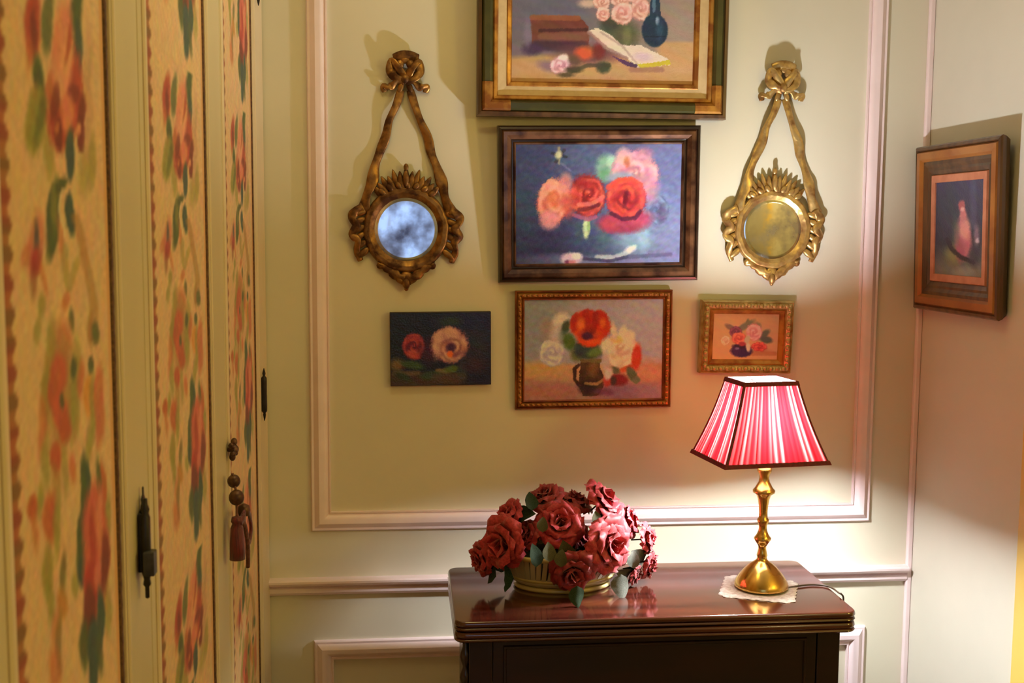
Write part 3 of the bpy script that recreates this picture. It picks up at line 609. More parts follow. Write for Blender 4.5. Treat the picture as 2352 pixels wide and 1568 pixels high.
# ---- B: roses in a glass bowl
o, w, h, Mw = picture('framed_painting', 'dark bronze framed painting of red and pink roses in a glass bowl', [(1144, 287), (1613, 290), (1603, 643), (1145, 653)], .036, 3.6)
box('back_board', .008, w - .008, -.014, -.001, .008, h - .008, M['backing'], o)
ring('outer_edge', w, h, [(0, .002), (0, .028), (.003, .034), (.008, .036), (.010, .031)], M['darkwood'], o)
ring('moulded_band', w, h, [(.010, .031), (.014, .034), (.022, .034), (.029, .028), (.031, .026)], M['bronze'], o)
ring('inner_groove', w, h, [(.031, .026), (.034, .021), (.037, .021)], M['darkwood'], o)
ring('inner_slip', w, h, [(.037, .021), (.040, .024), (.044, .019)], M['bronze'], o)
def fnB(x, y):
    p = Paint(x, y, (70, 76, 106), 5, (1.15, 1.25, 1.5))
    p.grad(1190, 0, 1570, 0, (60, 66, 98), (116, 124, 166)); p.ell(1240, 560, 100, 90, (42, 46, 76), soft=1.4, a=.9); p.ell(1230, 350, 70, 60, (58, 64, 92), soft=1.3, a=.7); p.ell(1540, 380, 60, 60, (110, 118, 160), soft=1.3, a=.8); p.ell(1350, 360, 60, 40, (82, 98, 124), soft=1.4, a=.7); p.ell(1530, 540, 60, 60, (128, 138, 172), soft=1.3, a=.8); p.ell(1200, 480, 30, 60, (52, 72, 84), soft=1.4, a=.7)
    p.mix(np.clip((y - 578) / 14, 0, 1) * np.clip((x - 1210) / 200 + .3, 0, 1) * .85, (132, 138, 182))
    # bowl
    p.ell(1400, 540, 78, 56, (74, 96, 124), soft=.5, a=.7); p.ell(1455, 548, 40, 34, (138, 178, 196), soft=1.0, a=.8); p.ell(1478, 545, 14, 30, (160, 196, 210), soft=.9, a=.7); p.ell(1345, 560, 30, 30, (56, 70, 104), soft=1.0, a=.7)
    p.line([(1372, 590), (1408, 591), (1440, 581), (1456, 567)], 3.2, (206, 214, 206), .75, 1.2); p.line([(1340, 594), (1400, 599), (1440, 590)], 2.5, (52, 54, 86), .8, 1); p.ell(1448, 572, 14, 7, (232, 236, 222), ang=-25, soft=.8); p.line([(1440, 590), (1540, 584)], 3, (84, 88, 128), .7, 1)
    p.ell(1346, 526, 8, 21, (204, 222, 164), soft=.5); p.ell(1352, 520, 4, 16, (160, 190, 120), soft=.7); p.ell(1330, 535, 10, 22, (60, 84, 90), soft=.8, a=.7); p.ell(1385, 545, 14, 26, (70, 104, 112), soft=.8, a=.7)
    # blue-grey petals right
    p.ell(1505, 470, 34, 40, (124, 140, 176), soft=.9, a=.9); p.rose(1510, 480, 26, 34, (150, 170, 200), (110, 126, 164), (66, 74, 110), seed=9, turns=1.5, a=.7); p.ell(1520, 490, 12, 20, (92, 70, 100), soft=.9, a=.6)
    # pink top right
    p.ell(1395, 385, 26, 30, (134, 176, 150), soft=.6); p.ell(1405, 372, 12, 14, (176, 210, 180), soft=.7); p.ell(1388, 400, 12, 16, (110, 160, 120), soft=.8)
    p.rose(1458, 398, 56, 52, (244, 196, 192), (222, 152, 158), (178, 108, 126), seed=2, turns=2.4, ang=10); p.ell(1432, 362, 18, 22, (232, 176, 170), soft=.6, a=.9); p.ell(1440, 372, 7, 12, (206, 110, 84), soft=.8, a=.8); p.ell(1492, 430, 20, 34, (206, 142, 158), soft=.8, a=.8); p.ell(1478, 356, 22, 16, (206, 138, 158), soft=.7, a=.8)
    p.ell(1425, 405, 30, 10, (156, 160, 176), soft=.7, a=.9, ang=-5)
    # red rose base petals
    p.ell(1430, 512, 56, 24, (164, 60, 84), soft=.5); p.ell(1400, 515, 20, 18, (186, 66, 84), soft=.7, a=.9); p.ell(1470, 500, 28, 18, (190, 76, 100), soft=.8, a=.8)
    p.rose(1350, 449, 42, 50, (232, 108, 86), (194, 54, 50), (104, 24, 34), seed=5, turns=2.4, open_=(.15, -.1)); p.ell(1335, 420, 18, 18, (140, 30, 36), soft=.8, a=.6); p.line([(1330, 470), (1360, 468), (1385, 452)], 3.5, (236, 124, 102), .8, 1); p.line([(1330, 482), (1350, 480), (1375, 470)], 3, (90, 22, 38), .7, 1); p.line([(1318, 494), (1350, 504), (1368, 498)], 3, (176, 96, 116), .8, 1)
    p.rose(1438, 458, 46, 50, (236, 98, 80), (204, 56, 56), (120, 26, 42), seed=8, turns=2.3, open_=(0, -.1)); p.ell(1437, 455, 6, 20, (108, 20, 38), soft=.6, ang=8); p.line([(1398, 430), (1420, 415), (1450, 412), (1470, 425)], 4.5, (232, 84, 62), .85, .9); p.line([(1404, 490), (1430, 503), (1460, 500), (1470, 485)], 3, (70, 26, 56), .75, 1); p.line([(1470, 425), (1480, 445), (1474, 475)], 3, (216, 90, 84), .7, 1)
    p.rose(1272, 462, 40, 54, (246, 172, 142), (224, 134, 106), (194, 82, 66), seed=3, turns=2.0, ang=12); p.ell(1270, 460, 12, 20, (224, 116, 70), soft=.9, a=.7); p.ell(1262, 505, 22, 22, (226, 144, 140), soft=.6, a=.9); p.ell(1300, 420, 14, 22, (222, 138, 126), soft=.8, a=.8); p.ell(1306, 470, 14, 28, (206, 86, 70), soft=.8, a=.8)
    # sprig, fallen petal
    p.line([(1284, 340), (1284, 375)], 2, (160, 150, 118), .8, 1.4); p.line([(1268, 352), (1300, 360)], 2, (44, 44, 52), .8, 1.4); p.line([(1296, 344), (1276, 372)], 2, (50, 50, 56), .8, 1.4); p.ell(1283, 356, 8, 9, (204, 196, 150), soft=.8); p.line([(1290, 375), (1310, 392)], 1.5, (120, 124, 150), .6, 1.4)
    p.ell(1312, 595, 24, 15, (222, 196, 206), soft=.5); p.ell(1325, 588, 12, 8, (240, 226, 224), soft=.6); p.ell(1303, 602, 6, 5, (112, 56, 92), soft=.8); p.ell(1314, 602, 8, 5, (214, 140, 150), soft=.8)
    p.brush(10, 13, 25); p.brush(7, 6, -35, 8); return p.get()
art_plane('painted_canvas', .0435, w - .0435, .0435, h - .0435, .020, 260, 190, M['art'], o, Mw, fnB)

# ---- C: poppy in a jug
o, w, h, Mw = picture('framed_painting', 'gold beaded frame painting of an orange poppy in a dark jug', [(1183, 668), (1546, 666), (1543, 936), (1185, 943)], .022, 1.8)
box('back_board', .006, w - .006, -.010, -.001, .006, h - .006, M['backing'], o)
ring('outer_edge', w, h, [(0, .002), (0, .014), (.003, .018), (.005, .014)], M['frame_red'], o)
ring('gilt_band', w, h, [(.005, .014), (.008, .018), (.014, .018), (.017, .013)], M['frame_gold'], o)
ring('inner_slip', w, h, [(.017, .013), (.0195, .017), (.0225, .014), (.0225, .011)], M['frame_red'], o)
bmC = blob_mesh(.0052, .0030, .0038, 8, 6, 'bead'); bmC.materials.append(M['frame_gold'])
beads(o, w, h, .0110, .0185, .0128, bmC)
def fnC(x, y):
    p = Paint(x, y, (160, 158, 166), 6, (1.15, 1.35, 1.9))
    p.grad(1204, 690, 1527, 760, (150, 148, 146), (172, 172, 190)); p.ell(1240, 720, 50, 60, (136, 142, 140), soft=1.3, a=.7); p.ell(1480, 720, 70, 50, (180, 176, 190), soft=1.3, a=.7); p.ell(1395, 700, 60, 20, (176, 160, 178), soft=1.4, a=.6); p.ell(1230, 780, 30, 50, (140, 140, 150), soft=1.3, a=.6)
    p.mix(np.clip((y - 832) / 10, 0, 1), (196, 150, 108)); p.mix(np.clip((y - 862) / 24, 0, 1), (160, 118, 112)); p.ell(1480, 850, 60, 24, (204, 138, 110), soft=1.2, a=.8); p.ell(1240, 845, 50, 14, (204, 160, 92), soft=1.2, a=.8); p.ell(1250, 900, 60, 16, (178, 112, 90), soft=1.3, a=.8); p.ell(1440, 900, 60, 18, (118, 96, 124), soft=1.2, a=.8); p.ell(1500, 905, 40, 20, (158, 128, 140), soft=1.3, a=.7)
    p.rose(1268, 811, 32, 31, (228, 218, 224), (200, 188, 200), (156, 142, 160), seed=3, turns=1.8, a=.95)
    p.ell(1290, 742, 22, 24, (224, 206, 192), soft=.5, ang=20); p.ell(1278, 765, 16, 22, (206, 188, 184), soft=.7, a=.9); p.ell(1255, 752, 14, 22, (170, 132, 112), soft=1, a=.5); p.ell(1295, 770, 12, 24, (130, 140, 136), soft=.8, a=.8)
    p.ell(1308, 785, 14, 22, (72, 104, 44), soft=.6, ang=-20); p.ell(1300, 750, 9, 16, (60, 78, 56), soft=.7, ang=20); p.ell(1325, 815, 14, 16, (96, 104, 60), soft=.8); p.ell(1352, 806, 32, 20, (44, 66, 58), soft=.5); p.ell(1368, 808, 20, 10, (86, 122, 56), soft=.7, ang=-25); p.ell(1330, 800, 10, 16, (40, 60, 62), soft=.6)
    p.rose(1426, 806, 42, 42, (250, 236, 208), (234, 206, 178), (196, 158, 130), seed=6, turns=1.7, open_=(-.2, -.5)); p.ell(1442, 775, 14, 18, (240, 222, 198), soft=.6, ang=40); p.ell(1430, 765, 9, 18, (236, 220, 196), soft=.6, ang=15); p.ell(1395, 795, 16, 20, (232, 214, 192), soft=.6, ang=-20); p.ell(1418, 780, 12, 8, (214, 184, 96), soft=.9, a=.8); p.ell(1392, 835, 9, 26, (196, 180, 180), soft=.8, a=.8); p.ell(1410, 760, 7, 20, (230, 200, 180), soft=.7, ang=-10)
    p.ell(1462, 820, 11, 30, (204, 60, 38), soft=.5, ang=6); p.ell(1440, 846, 20, 6, (206, 86, 44), soft=.7, ang=-20)
    # poppy
    for (cx, cy, rx, ry, an, c) in ((1336, 745, 26, 30, 15, (214, 76, 30)), (1376, 748, 26, 30, -15, (196, 50, 20)), (1355, 775, 30, 22, 0, (218, 70, 30)), (1350, 728, 22, 18, 0, (190, 44, 22)), (1380, 730, 16, 20, -30, (180, 40, 24)), (1322, 740, 12, 22, 10, (176, 40, 26))):
        p.ell(cx, cy, rx, ry, c, an, .3)
    p.line([(1345, 720), (1352, 760)], 5, (150, 28, 18), .7, 1.2); p.line([(1368, 722), (1362, 760)], 4, (140, 24, 18), .7, 1.2); p.ell(1334, 745, 10, 16, (240, 118, 50), soft=.9, a=.8); p.ell(1384, 742, 7, 12, (236, 110, 40), soft=.9, a=.8); p.ell(1349, 772, 12, 9, (44, 20, 62), soft=.6); p.ell(1350, 768, 18, 14, (90, 20, 30), soft=1.0, a=.5); p.ell(1360, 784, 16, 6, (232, 92, 44), soft=.8, a=.7)
    # jug
    p.line([(1330, 838), (1320, 846), (1320, 872), (1330, 884)], 3.2, (54, 36, 26), 1, .6); p.poly([(1332, 826), (1380, 826), (1378, 842), (1386, 862), (1387, 886), (1374, 908), (1340, 910), (1330, 890), (1330, 862), (1334, 842)], (66, 46, 28)); p.ell(1362, 846, 12, 18, (128, 92, 48), soft=.9, a=.8); p.ell(1352, 888, 22, 18, (36, 28, 30), soft=.8, a=.9); p.line([(1338, 828), (1378, 828)], 3, (110, 100, 60), .9, 1); p.line([(1345, 880), (1370, 882), (1385, 872)], 2, (186, 150, 96), .7, 1.2)
    p.ell(1420, 872, 22, 14, (116, 30, 34), soft=.5); p.ell(1408, 874, 8, 10, (50, 40, 36), soft=.7); p.ell(1394, 876, 9, 12, (176, 64, 54), soft=.7); p.ell(1452, 860, 10, 20, (70, 92, 62), soft=.5, ang=-30); p.ell(1412, 850, 12, 8, (84, 96, 62), soft=.6, ang=20); p.ell(1462, 872, 8, 8, (88, 106, 80), soft=.6, ang=-30); p.ell(1398, 858, 8, 14, (214, 196, 190), soft=.7, ang=20); p.ell(1385, 900, 24, 8, (96, 52, 72), soft=1, a=.8)
    p.brush(10, 13, 25); p.brush(7, 6, -35, 8); return p.get()
art_plane('painted_canvas', .022, w - .022, .022, h - .022, .0125, 220, 165, M['art'], o, Mw, fnC)

# ---- D: small unframed dark canvas
o, w, h, Mw = picture('unframed_canvas', 'small dark unframed canvas of one red and one pale pink rose', [(894, 717), (1128, 716), (1128, 883), (898, 888)], .018, 2.0)
box('stretcher', 0, w, -.0165, -.001, 0, h, M['canvas_edge'], o, bevel=.001)
def fnD(x, y):
    p = Paint(x, y, (30, 26, 36), 8, (1.2, 1.35, 1.7))
    p.grad(900, 722, 1125, 722, (26, 30, 34), (30, 28, 48)); p.ell(1080, 740, 60, 40, (34, 36, 66), soft=1.3, a=.8); p.ell(1035, 738, 24, 10, (44, 62, 40), soft=1, a=.8); p.ell(1100, 790, 24, 30, (52, 52, 52), soft=1.2, a=.6)
    p.mix(np.clip((y - 852) / 6, 0, 1) * np.clip((1080 - x) / 30, 0, 1), (66, 48, 36)); p.ell(912, 838, 16, 14, (130, 100, 52), soft=1, a=.8); p.line([(905, 858), (960, 856)], 3, (110, 86, 54), .7, 1.4); p.line([(1005, 852), (1030, 852)], 3, (140, 112, 74), .8, 1.4)
    p.rose(950, 795, 27, 32, (182, 72, 58), (128, 34, 44), (60, 16, 32), seed=2, turns=2.2); p.ell(948, 812, 12, 10, (196, 84, 62), soft=.8, a=.8); p.ell(985, 805, 16, 28, (70, 22, 42), soft=1, a=.7)
    p.rose(1033, 792, 45, 42, (216, 164, 142), (180, 118, 104), (110, 60, 74), seed=7, turns=2.8, open_=(.2, .3)); p.ell(1036, 798, 10, 10, (66, 34, 62), soft=.7); p.ell(1034, 813, 7, 8, (224, 108, 56), soft=.6); p.ell(1005, 795, 8, 30, (214, 164, 144), soft=.8, a=.5, ang=8)
    p.ell(948, 838, 26, 9, (56, 74, 42), soft=.7, ang=12); p.ell(990, 862, 24, 10, (52, 66, 40), soft=.7, ang=-8); p.ell(925, 865, 20, 8, (46, 56, 34), soft=.8, ang=20); p.ell(1036, 848, 18, 8, (84, 98, 42), soft=.7, ang=-10); p.ell(1062, 850, 10, 22, (48, 56, 60), soft=.9, a=.8); p.ell(1090, 835, 24, 18, (70, 40, 46), soft=1.2, a=.7); p.line([(1000, 868), (1060, 866)], 6, (84, 64, 44), .6, 1.4)
    p.brush(7, 12, 25); return p.get()
art_plane('painted_face', .0015, w - .0015, .0015, h - .0015, .0175, 150, 110, M['art_gloss'], o, Mw, fnD)

# ---- E: little gilt frame with bouquet
o, w, h, Mw = picture('framed_painting', 'little carved pale gilt frame with a tiny bouquet above the red lamp', [(1618, 690), (1826, 692), (1820, 860), (1605, 858)], .030, 2.5)
box('back_board', .006, w - .006, -.012, -.001, .006, h - .006, M['backing'], o)
ring('outer_edge', w, h, [(0, .002), (0, .022), (.003, .027), (.005, .024)], M['frame_pale'], o)
ring('carved_band', w, h, [(.005, .024), (.010, .029), (.018, .025), (.021, .020)], M['frame_pale'], o)
ring('inner_slip', w, h, [(.021, .020), (.024, .022), (.031, .016), (.034, .012)], M['frame_gold'], o)
leafE = blob_mesh(.0068, .0042, .0062, 8, 6, 'acanthus'); leafE.materials.append(M['frame_pale'])
beads(o, w, h, .0120, .0275, .0150, leafE, 'acanthus')
def fnE(x, y):
    p = Paint(x, y, (212, 172, 138), 9, (1.1, 1.2, 1.35))
    p.grad(1640, 724, 1784, 724, (220, 176, 140), (206, 168, 138)); p.mix(np.clip((y - 808) / 10, 0, 1), (222, 178, 140)); p.line([(1720, 812), (1780, 812)], 3, (168, 116, 84), .7, 1.3); p.ell(1750, 806, 20, 5, (176, 128, 96), soft=1, a=.7)
    for (cx, cy, rx, ry, an, c) in ((1712, 748, 24, 7, -30, (108, 122, 106)), (1755, 768, 16, 7, -40, (84, 104, 98)), (1760, 780, 14, 8, 10, (70, 92, 90)), (1738, 752, 10, 12, 20, (120, 130, 110)), (1678, 752, 14, 6, 30, (120, 110, 100)), (1717, 742, 4, 10, 10, (110, 120, 100))): p.ell(cx, cy, rx, ry, c, an, .6)
    p.ell(1703, 806, 25, 14, (30, 30, 84), soft=.3); p.ell(1700, 795, 18, 6, (20, 20, 60), soft=.5); p.ell(1693, 800, 5, 3, (110, 116, 170), soft=.8)
    p.rose(1666, 782, 10, 12, (250, 232, 214), (236, 206, 188), (206, 160, 140), seed=1, turns=1.2); p.rose(1690, 762, 15, 13, (150, 90, 120), (112, 60, 92), (66, 34, 62), seed=2, turns=1.4); p.rose(1697, 777, 17, 14, (246, 150, 130), (226, 108, 106), (184, 66, 78), seed=3, turns=1.5)
    p.rose(1732, 762, 19, 20, (250, 214, 224), (232, 170, 190), (200, 116, 150), seed=5, turns=1.7); p.rose(1743, 796, 18, 10, (236, 120, 116), (212, 76, 86), (160, 44, 62), seed=6, turns=1.4); p.ell(1718, 796, 5, 12, (226, 222, 214), soft=.6, ang=-10); p.ell(1716, 780, 6, 10, (206, 200, 190), soft=.6, ang=25); p.ell(1705, 790, 8, 5, (150, 60, 80), soft=.7)
    p.brush(5, 9, 25); return p.get()
art_plane('painted_canvas', .0335, w - .0335, .0335, h - .0335, .013, 150, 115, M['art'], o, Mw, fnE)

# ---- F: figure picture on the right wall
tR = .024
ftl, fbl = on_x(2106, 340, XR - tR), on_x(2105, 707, XR - tR); ftr, fbr = on_x(2305, 310, XR - tR), on_x(2299, 738, XR - tR)
yl = (ftl.y + fbl.y) / 2; yr = (ftr.y + fbr.y) / 2; w = yl - yr; h = ((ftl.z - fbl.z) + (ftr.z - fbr.z)) / 2; zb = (fbl.z + fbr.z) / 2
yl = min(yl, -.016)
o = thing('framed_painting', 'walnut framed picture of a figure in pink on the right wall', 'painting', (XR - .012, yl, zb), (math.radians(1.5), 0, -PI / 2))
o.rotation_mode = 'XYZ'
MF = Matrix.Translation(o.location) @ Euler((math.radians(1.5), 0, -PI / 2)).to_matrix().to_4x4()
box('back_board', .02, w - .02, -.003, .008, .02, h - .02, M['backing'], o)
ring('outer_edge', w, h, [(.010, -.008), (.003, .004), (.0, .013), (.003, .017), (.009, .019), (.012, .014)], M['walnut'], o)
ring('amber_band', w, h, [(.012, .014), (.016, .020), (.032, .021), (.038, .013)], M['amber'], o)
ring('stepped_band', w, h, [(.038, .013), (.046, .015), (.054, .009), (.060, .010), (.070, .005)], M['walnut'], o)
ring('salmon_slip', w, h, [(.070, .005), (.072, .009), (.088, .008), (.089, .004)], M['copper'], o)
def fnF(x, y):
    p = Paint(x, y, (58, 56, 74), 10, (1.15, 1.25, 1.6))
    p.grad(0, 404, 0, 560, (62, 60, 80), (52, 54, 62)); p.mix(np.clip((y - 560) / 60, 0, 1), (112, 110, 92)); p.ell(2180, 470, 20, 40, (54, 62, 66), soft=1.2, a=.7); p.ell(2190, 585, 18, 22, (134, 128, 70), soft=1, a=.9); p.line([(2235, 420), (2236, 520)], 4, (84, 84, 100), .6, 1.4)
    p.ell(2212, 548, 19, 48, (186, 104, 104), soft=.4, ang=-3); p.ell(2216, 525, 12, 26, (216, 144, 124), soft=.7); p.ell(2205, 575, 10, 26, (160, 78, 88), soft=.7, a=.8); p.ell(2212, 495, 8, 16, (196, 120, 110), soft=.6); p.ell(2209, 472, 8, 12, (172, 92, 86), soft=.5); p.ell(2211, 480, 4, 5, (220, 168, 150), soft=.7)
    p.line([(2176, 550), (2186, 572), (2206, 590), (2235, 602)], 3.5, (40, 34, 38), .9, .8); p.ell(2243, 540, 6, 22, (146, 118, 120), soft=.9, a=.8); p.ell(2245, 552, 4, 6, (200, 176, 170), soft=.8); p.ell(2212, 628, 22, 14, (150, 146, 126), soft=1, a=.8); p.ell(2195, 530, 8, 30, (80, 96, 76), soft=1, a=.6); p.ell(2238, 590, 12, 20, (48, 48, 60), soft=1, a=.7)
    p.brush(7, 10, 60); return p.get()
art_plane('painted_canvas', .0885, w - .0885, .0885, h - .0885, .005, 80, 130, M['art'], o, MF, fnF)

# ================================================================== GILT MIRRORS
def wobble(V, amt, seed):
    r = random.Random(seed); return V
def add_blob(acc, c, rx, ry, rz, ang=0, seg=10, rings=7, taper=0.0):
    """lump in the wall plane: rx across, rz along its own axis (pointing at angle ang from +z), ry thickness"""
    V, Fc = acc; off = len(V); ca, sa = math.cos(ang), math.sin(ang)
    pts = [(0, 0, -rz)]
    for i in range(1, rings):
        a = -PI / 2 + PI * i / rings
        for k in range(seg):
            b = 2 * PI * k / seg; t = 1 - taper * math.sin(a); pts.append((rx * t * math.cos(a) * math.cos(b), ry * math.cos(a) * math.sin(b), rz * math.sin(a)))
    pts.append((0, 0, rz))
    for (x, y, z) in pts: V.append((c[0] + x * ca + z * sa, c[1] + y, c[2] - x * sa + z * ca))
    for k in range(seg): Fc.append((off, off + 1 + k, off + 1 + (k + 1) % seg))
    for i in range(rings - 2):
        a = off + 1 + i * seg
        for k in range(seg): Fc.append((a + k, a + seg + k, a + seg + (k + 1) % seg, a + (k + 1) % seg))
    a = off + 1 + (rings - 2) * seg; n = off + len(pts) - 1
    for k in range(seg): Fc.append((a + k, n, a + (k + 1) % seg))
def acc_obj(name, acc, m, parent):
    o = from_py(name, acc[0], acc[1], m, parent, True)
    return o
def mirror(label, cx, cy, rg, rf, gm, fm, knot, ends, crest_y, pend_y, sidew, seed, group=None):
    C = on_y(cx, cy, -.02); t = thing('gilt_mirror', label, 'mirror', (C.x, 0, C.z)); t.scale = (1, .72, 1); S = PXM * .993; rr = random.Random(seed)
    def L(px, py, out=.015): return Vector(((px - cx) * S, -out, -(py - cy) * S))
    Rg, Rf = rg * S, rf * S
    # frame ring profile (radius, out)
    prof = [(Rf, .002), (Rf * 1.0, .012), (Rf * .975, .020), (Rf * .93, .024), (Rf * .89, .021), (Rf * .87, .023), (Rf * .84, .021), (Rg * 1.03, .014), (Rg * .985, .011)]
    V, Fc = [], []; seg = 72
    for (r, o_) in prof:
        for k in range(seg):
            a = 2 * PI * k / seg; b = 1 + (.010 * math.sin(12 * a) + .006 * math.sin(31 * a) if o_ > .018 else 0); V.append((r * b * math.cos(a), -o_ - .0012 * math.sin(24 * a) * (o_ > .018), r * b * math.sin(a)))
    for i in range(len(prof) - 1):
        for k in range(seg): k2 = (k + 1) % seg; Fc.append((i * seg + k, (i + 1) * seg + k, (i + 1) * seg + k2, i * seg + k2))
    from_py('round_frame', V, Fc, fm, t, True)
    # glass with a bevelled rim, slightly convex
    V, Fc = [(0, -.0135, 0)], []; seg = 64; rs = [(.3, .0134), (.6, .0131), (.88, .0125), (.90, .0124), (1.0, .0105)]
    for (r, o_) in rs:
        for k in range(seg): a = 2 * PI * k / seg; V.append((Rg * r * math.cos(a), -o_, Rg * r * math.sin(a)))
    for k in range(seg): Fc.append((0, 1 + (k + 1) % seg, 1 + k))
    for i in range(len(rs) - 1):
        for k in range(seg): a = 1 + i * seg; k2 = (k + 1) % seg; Fc.append((a + k, a + k2, a + seg + k2, a + seg + k))
    from_py('mirror_glass', V, Fc, gm, t, True)
    # backing disc so that the glass is solid
    # crest of leaves
    acc = ([], []); cyt = (crest_y - cy) * S * -1
    base = Rf * .97; top = cyt - base
    for k in range(-6, 7):
        a = k * .105; ln = top * (1.0 - .062 * abs(k)) * (1 if k % 2 == 0 else .80); r0 = base + ln * .36
        add_blob(acc, (r0 * math.sin(a), -.012 - .004 * (k % 2), r0 * math.cos(a)), .0088, .007, ln * .62, a * 1.3, taper=.45)
    for k in range(-3, 4):
        a = k * .20 + .03; r0 = base + .006; add_blob(acc, (r0 * math.sin(a), -.022, r0 * math.cos(a)), .007, .006, .010, a + .5 * (1 if k > 0 else -1))
    add_blob(acc, (0, -.024, base + top * .38), .0075, .008, top * .36, 0); add_blob(acc, (0, -.020, base + top * .88), .006, .006, .0085, 0)
    acc_obj('crest', acc, fm, t)
    # pendant below
    acc = ([], []); pb = (pend_y - cy) * S * -1; span = -pb - base
    for sgn in (-1, 1):
        sweep('', smooth_path([Vector((sgn * .002, -.016, -base - span * .45)), Vector((sgn * .018, -.020, -base - span * .30)), Vector((sgn * .034, -.018, -base * .97 - span * .10)), Vector((sgn * .050, -.016, -base * .90)), Vector((sgn * .062, -.014, -base * .86)), Vector((sgn * .060, -.018, -base * .80))], 6), lambda u: .0125 * (1 - .45 * u) * (1 + .18 * math.sin(u * 26)), lambda u: .0065, None, None, 12, twist=lambda u: .5 * math.sin(u * 9), add=acc)
        add_blob(acc, (sgn * .016, -.018, -base - span * .42), .0085, .008, .013, PI + sgn * .7, taper=.2)
        add_blob(acc, (sgn * .030, -.014, -base - span * .22), .0075, .007, .013, PI + sgn * 1.0, taper=.2)
    add_blob(acc, (0, -.016, -base - span * .30), .016, .009, .014, 0)
    add_blob(acc, (0, -.022, pb + .016), .009, .010, .013); add_blob(acc, (0, -.018, pb + .006), .0055, .0055, .0075)
    acc_obj('pendant', acc, fm, t)
    # ribbon straps
    for j, ((kx_, ky_), (ex, ey)) in enumerate(((knot[0], ends[0]), (knot[1], ends[1]))):
        sg = -1 if j == 0 else 1; pts = []
        for i in range(9):
            u = i / 8; bow = math.sin(u * PI) * 4 * sg + 2.2 * math.sin(u * 19 + j); pts.append(L(kx_ + (ex - kx_) * u + bow, ky_ + (ey - ky_) * u, .013 + .004 * math.sin(u * 9)))
        sweep('ribbon_strap', smooth_path(pts, 10), lambda u: (.0088 + .0052 * u) * (1 + .16 * math.sin(u * 20)), lambda u: .0050, fm, t, 12, twist=lambda u: .55 * math.sin(u * 12.5))
    # bow at the top
    kx0, ky0 = (knot[0][0] + knot[1][0]) / 2, (knot[0][1] + knot[1][1]) / 2
    acc = ([], [])
    for sg in (-1, 1):
        sweep('', smooth_path([L(kx0, ky0 - 22, .020), L(kx0 + sg * 16, ky0 - 48, .030), L(kx0 + sg * 30, ky0 - 62, .024), L(kx0 + sg * 33, ky0 - 42, .020), L(kx0 + sg * 22, ky0 - 26, .028), L(kx0 + sg * 4, ky0 - 20, .022)], 6), lambda u: .0110, lambda u: .0050, None, None, 10, twist=lambda u: .9 * math.sin(u * 5), add=acc)
        sweep('', smooth_path([L(kx0 + sg * 3, ky0 - 20, .024), L(kx0 + sg * 18, ky0 - 18, .022), L(kx0 + sg * 30, ky0 - 8, .018), L(kx0 + sg * 38, ky0 - 6, .020), L(kx0 + sg * 48, ky0 - 8, .014), L(kx0 + sg * 46, ky0 + 4, .010)], 6), lambda u: .0110 - .003 * u, lambda u: .0048, None, None, 10, twist=lambda u: 1.1 * math.sin(u * 7), add=acc)
    sweep('', smooth_path([L(kx0 - 24, ky0 - 70, .016), L(kx0 - 8, ky0 - 76, .024), L(kx0 + 10, ky0 - 76, .024), L(kx0 + 28, ky0 - 70, .016)], 6), lambda u: .0105, lambda u: .0060, None, None, 10, add=acc)
    add_blob(acc, L(kx0, ky0 - 24, .028), .010, .010, .011); add_blob(acc, L(kx0 - 12, ky0 - 56, .022), .010, .008, .012, .4); add_blob(acc, L(kx0 + 12, ky0 - 56, .022), .010, .008, .012, -.4); add_blob(acc, L(kx0, ky0 - 66, .022), .012, .008, .009)
    add_blob(acc, L(kx0 - 10, ky0 - 6, .018), .007, .006, .013, .35); add_blob(acc, L(kx0 + 10, ky0 - 6, .018), .007, .006, .013, -.35)
    acc_obj('carved_bow', acc, fm, t)
    # drapery at the sides
    for sg, (ex, ey) in zip((-1, 1), ends):
        acc = ([], [])
        xo = cx + sg * sidew
        sweep('', smooth_path([L(ex, ey - 8, .018), L(xo - sg * 8, ey + 0, .022), L(xo + sg * 0, ey + 16, .018), L(xo - sg * 10, ey + 34, .024), L(xo + sg * 1, ey + 52, .018), L(xo - sg * 12, ey + 66, .022), L(xo - sg * 10, ey + 88, .014), L(xo - sg * 18, ey + 112, .008)], 7), lambda u: .0130 - .005 * u, lambda u: .0055, None, None, 10, twist=lambda u: .8 * math.sin(u * 14), add=acc)
        for k in range(6):
            yy = ey + 4 + k * 18; xx = cx + sg * (rf * math.sqrt(max(.05, 1 - ((yy - cy) / rf) ** 2)) if abs(yy - cy) < rf else 40); xm = (xx + xo - sg * (4 + 3 * max(0, k - 3))) / 2
            add_blob(acc, L(xm, yy, .014),   .0080, .0095 - .0005 * k, .0175, sg * (PI / 2 + .30 + .08 * k), taper=.15)
        acc_obj('side_drapery', acc, fm, t)
    return t
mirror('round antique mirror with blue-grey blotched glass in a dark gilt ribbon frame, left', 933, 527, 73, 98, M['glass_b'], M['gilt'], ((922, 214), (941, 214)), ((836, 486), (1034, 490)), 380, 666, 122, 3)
mirror('round mirror with yellowed foxed glass in a bright gilt ribbon frame above the lamp', 1778, 527, 70, 93, M['glass_y'], M['gilt_b'], ((1783, 224), (1797, 224)), ((1692, 488), (1880, 490)), 385, 658, 114, 5)

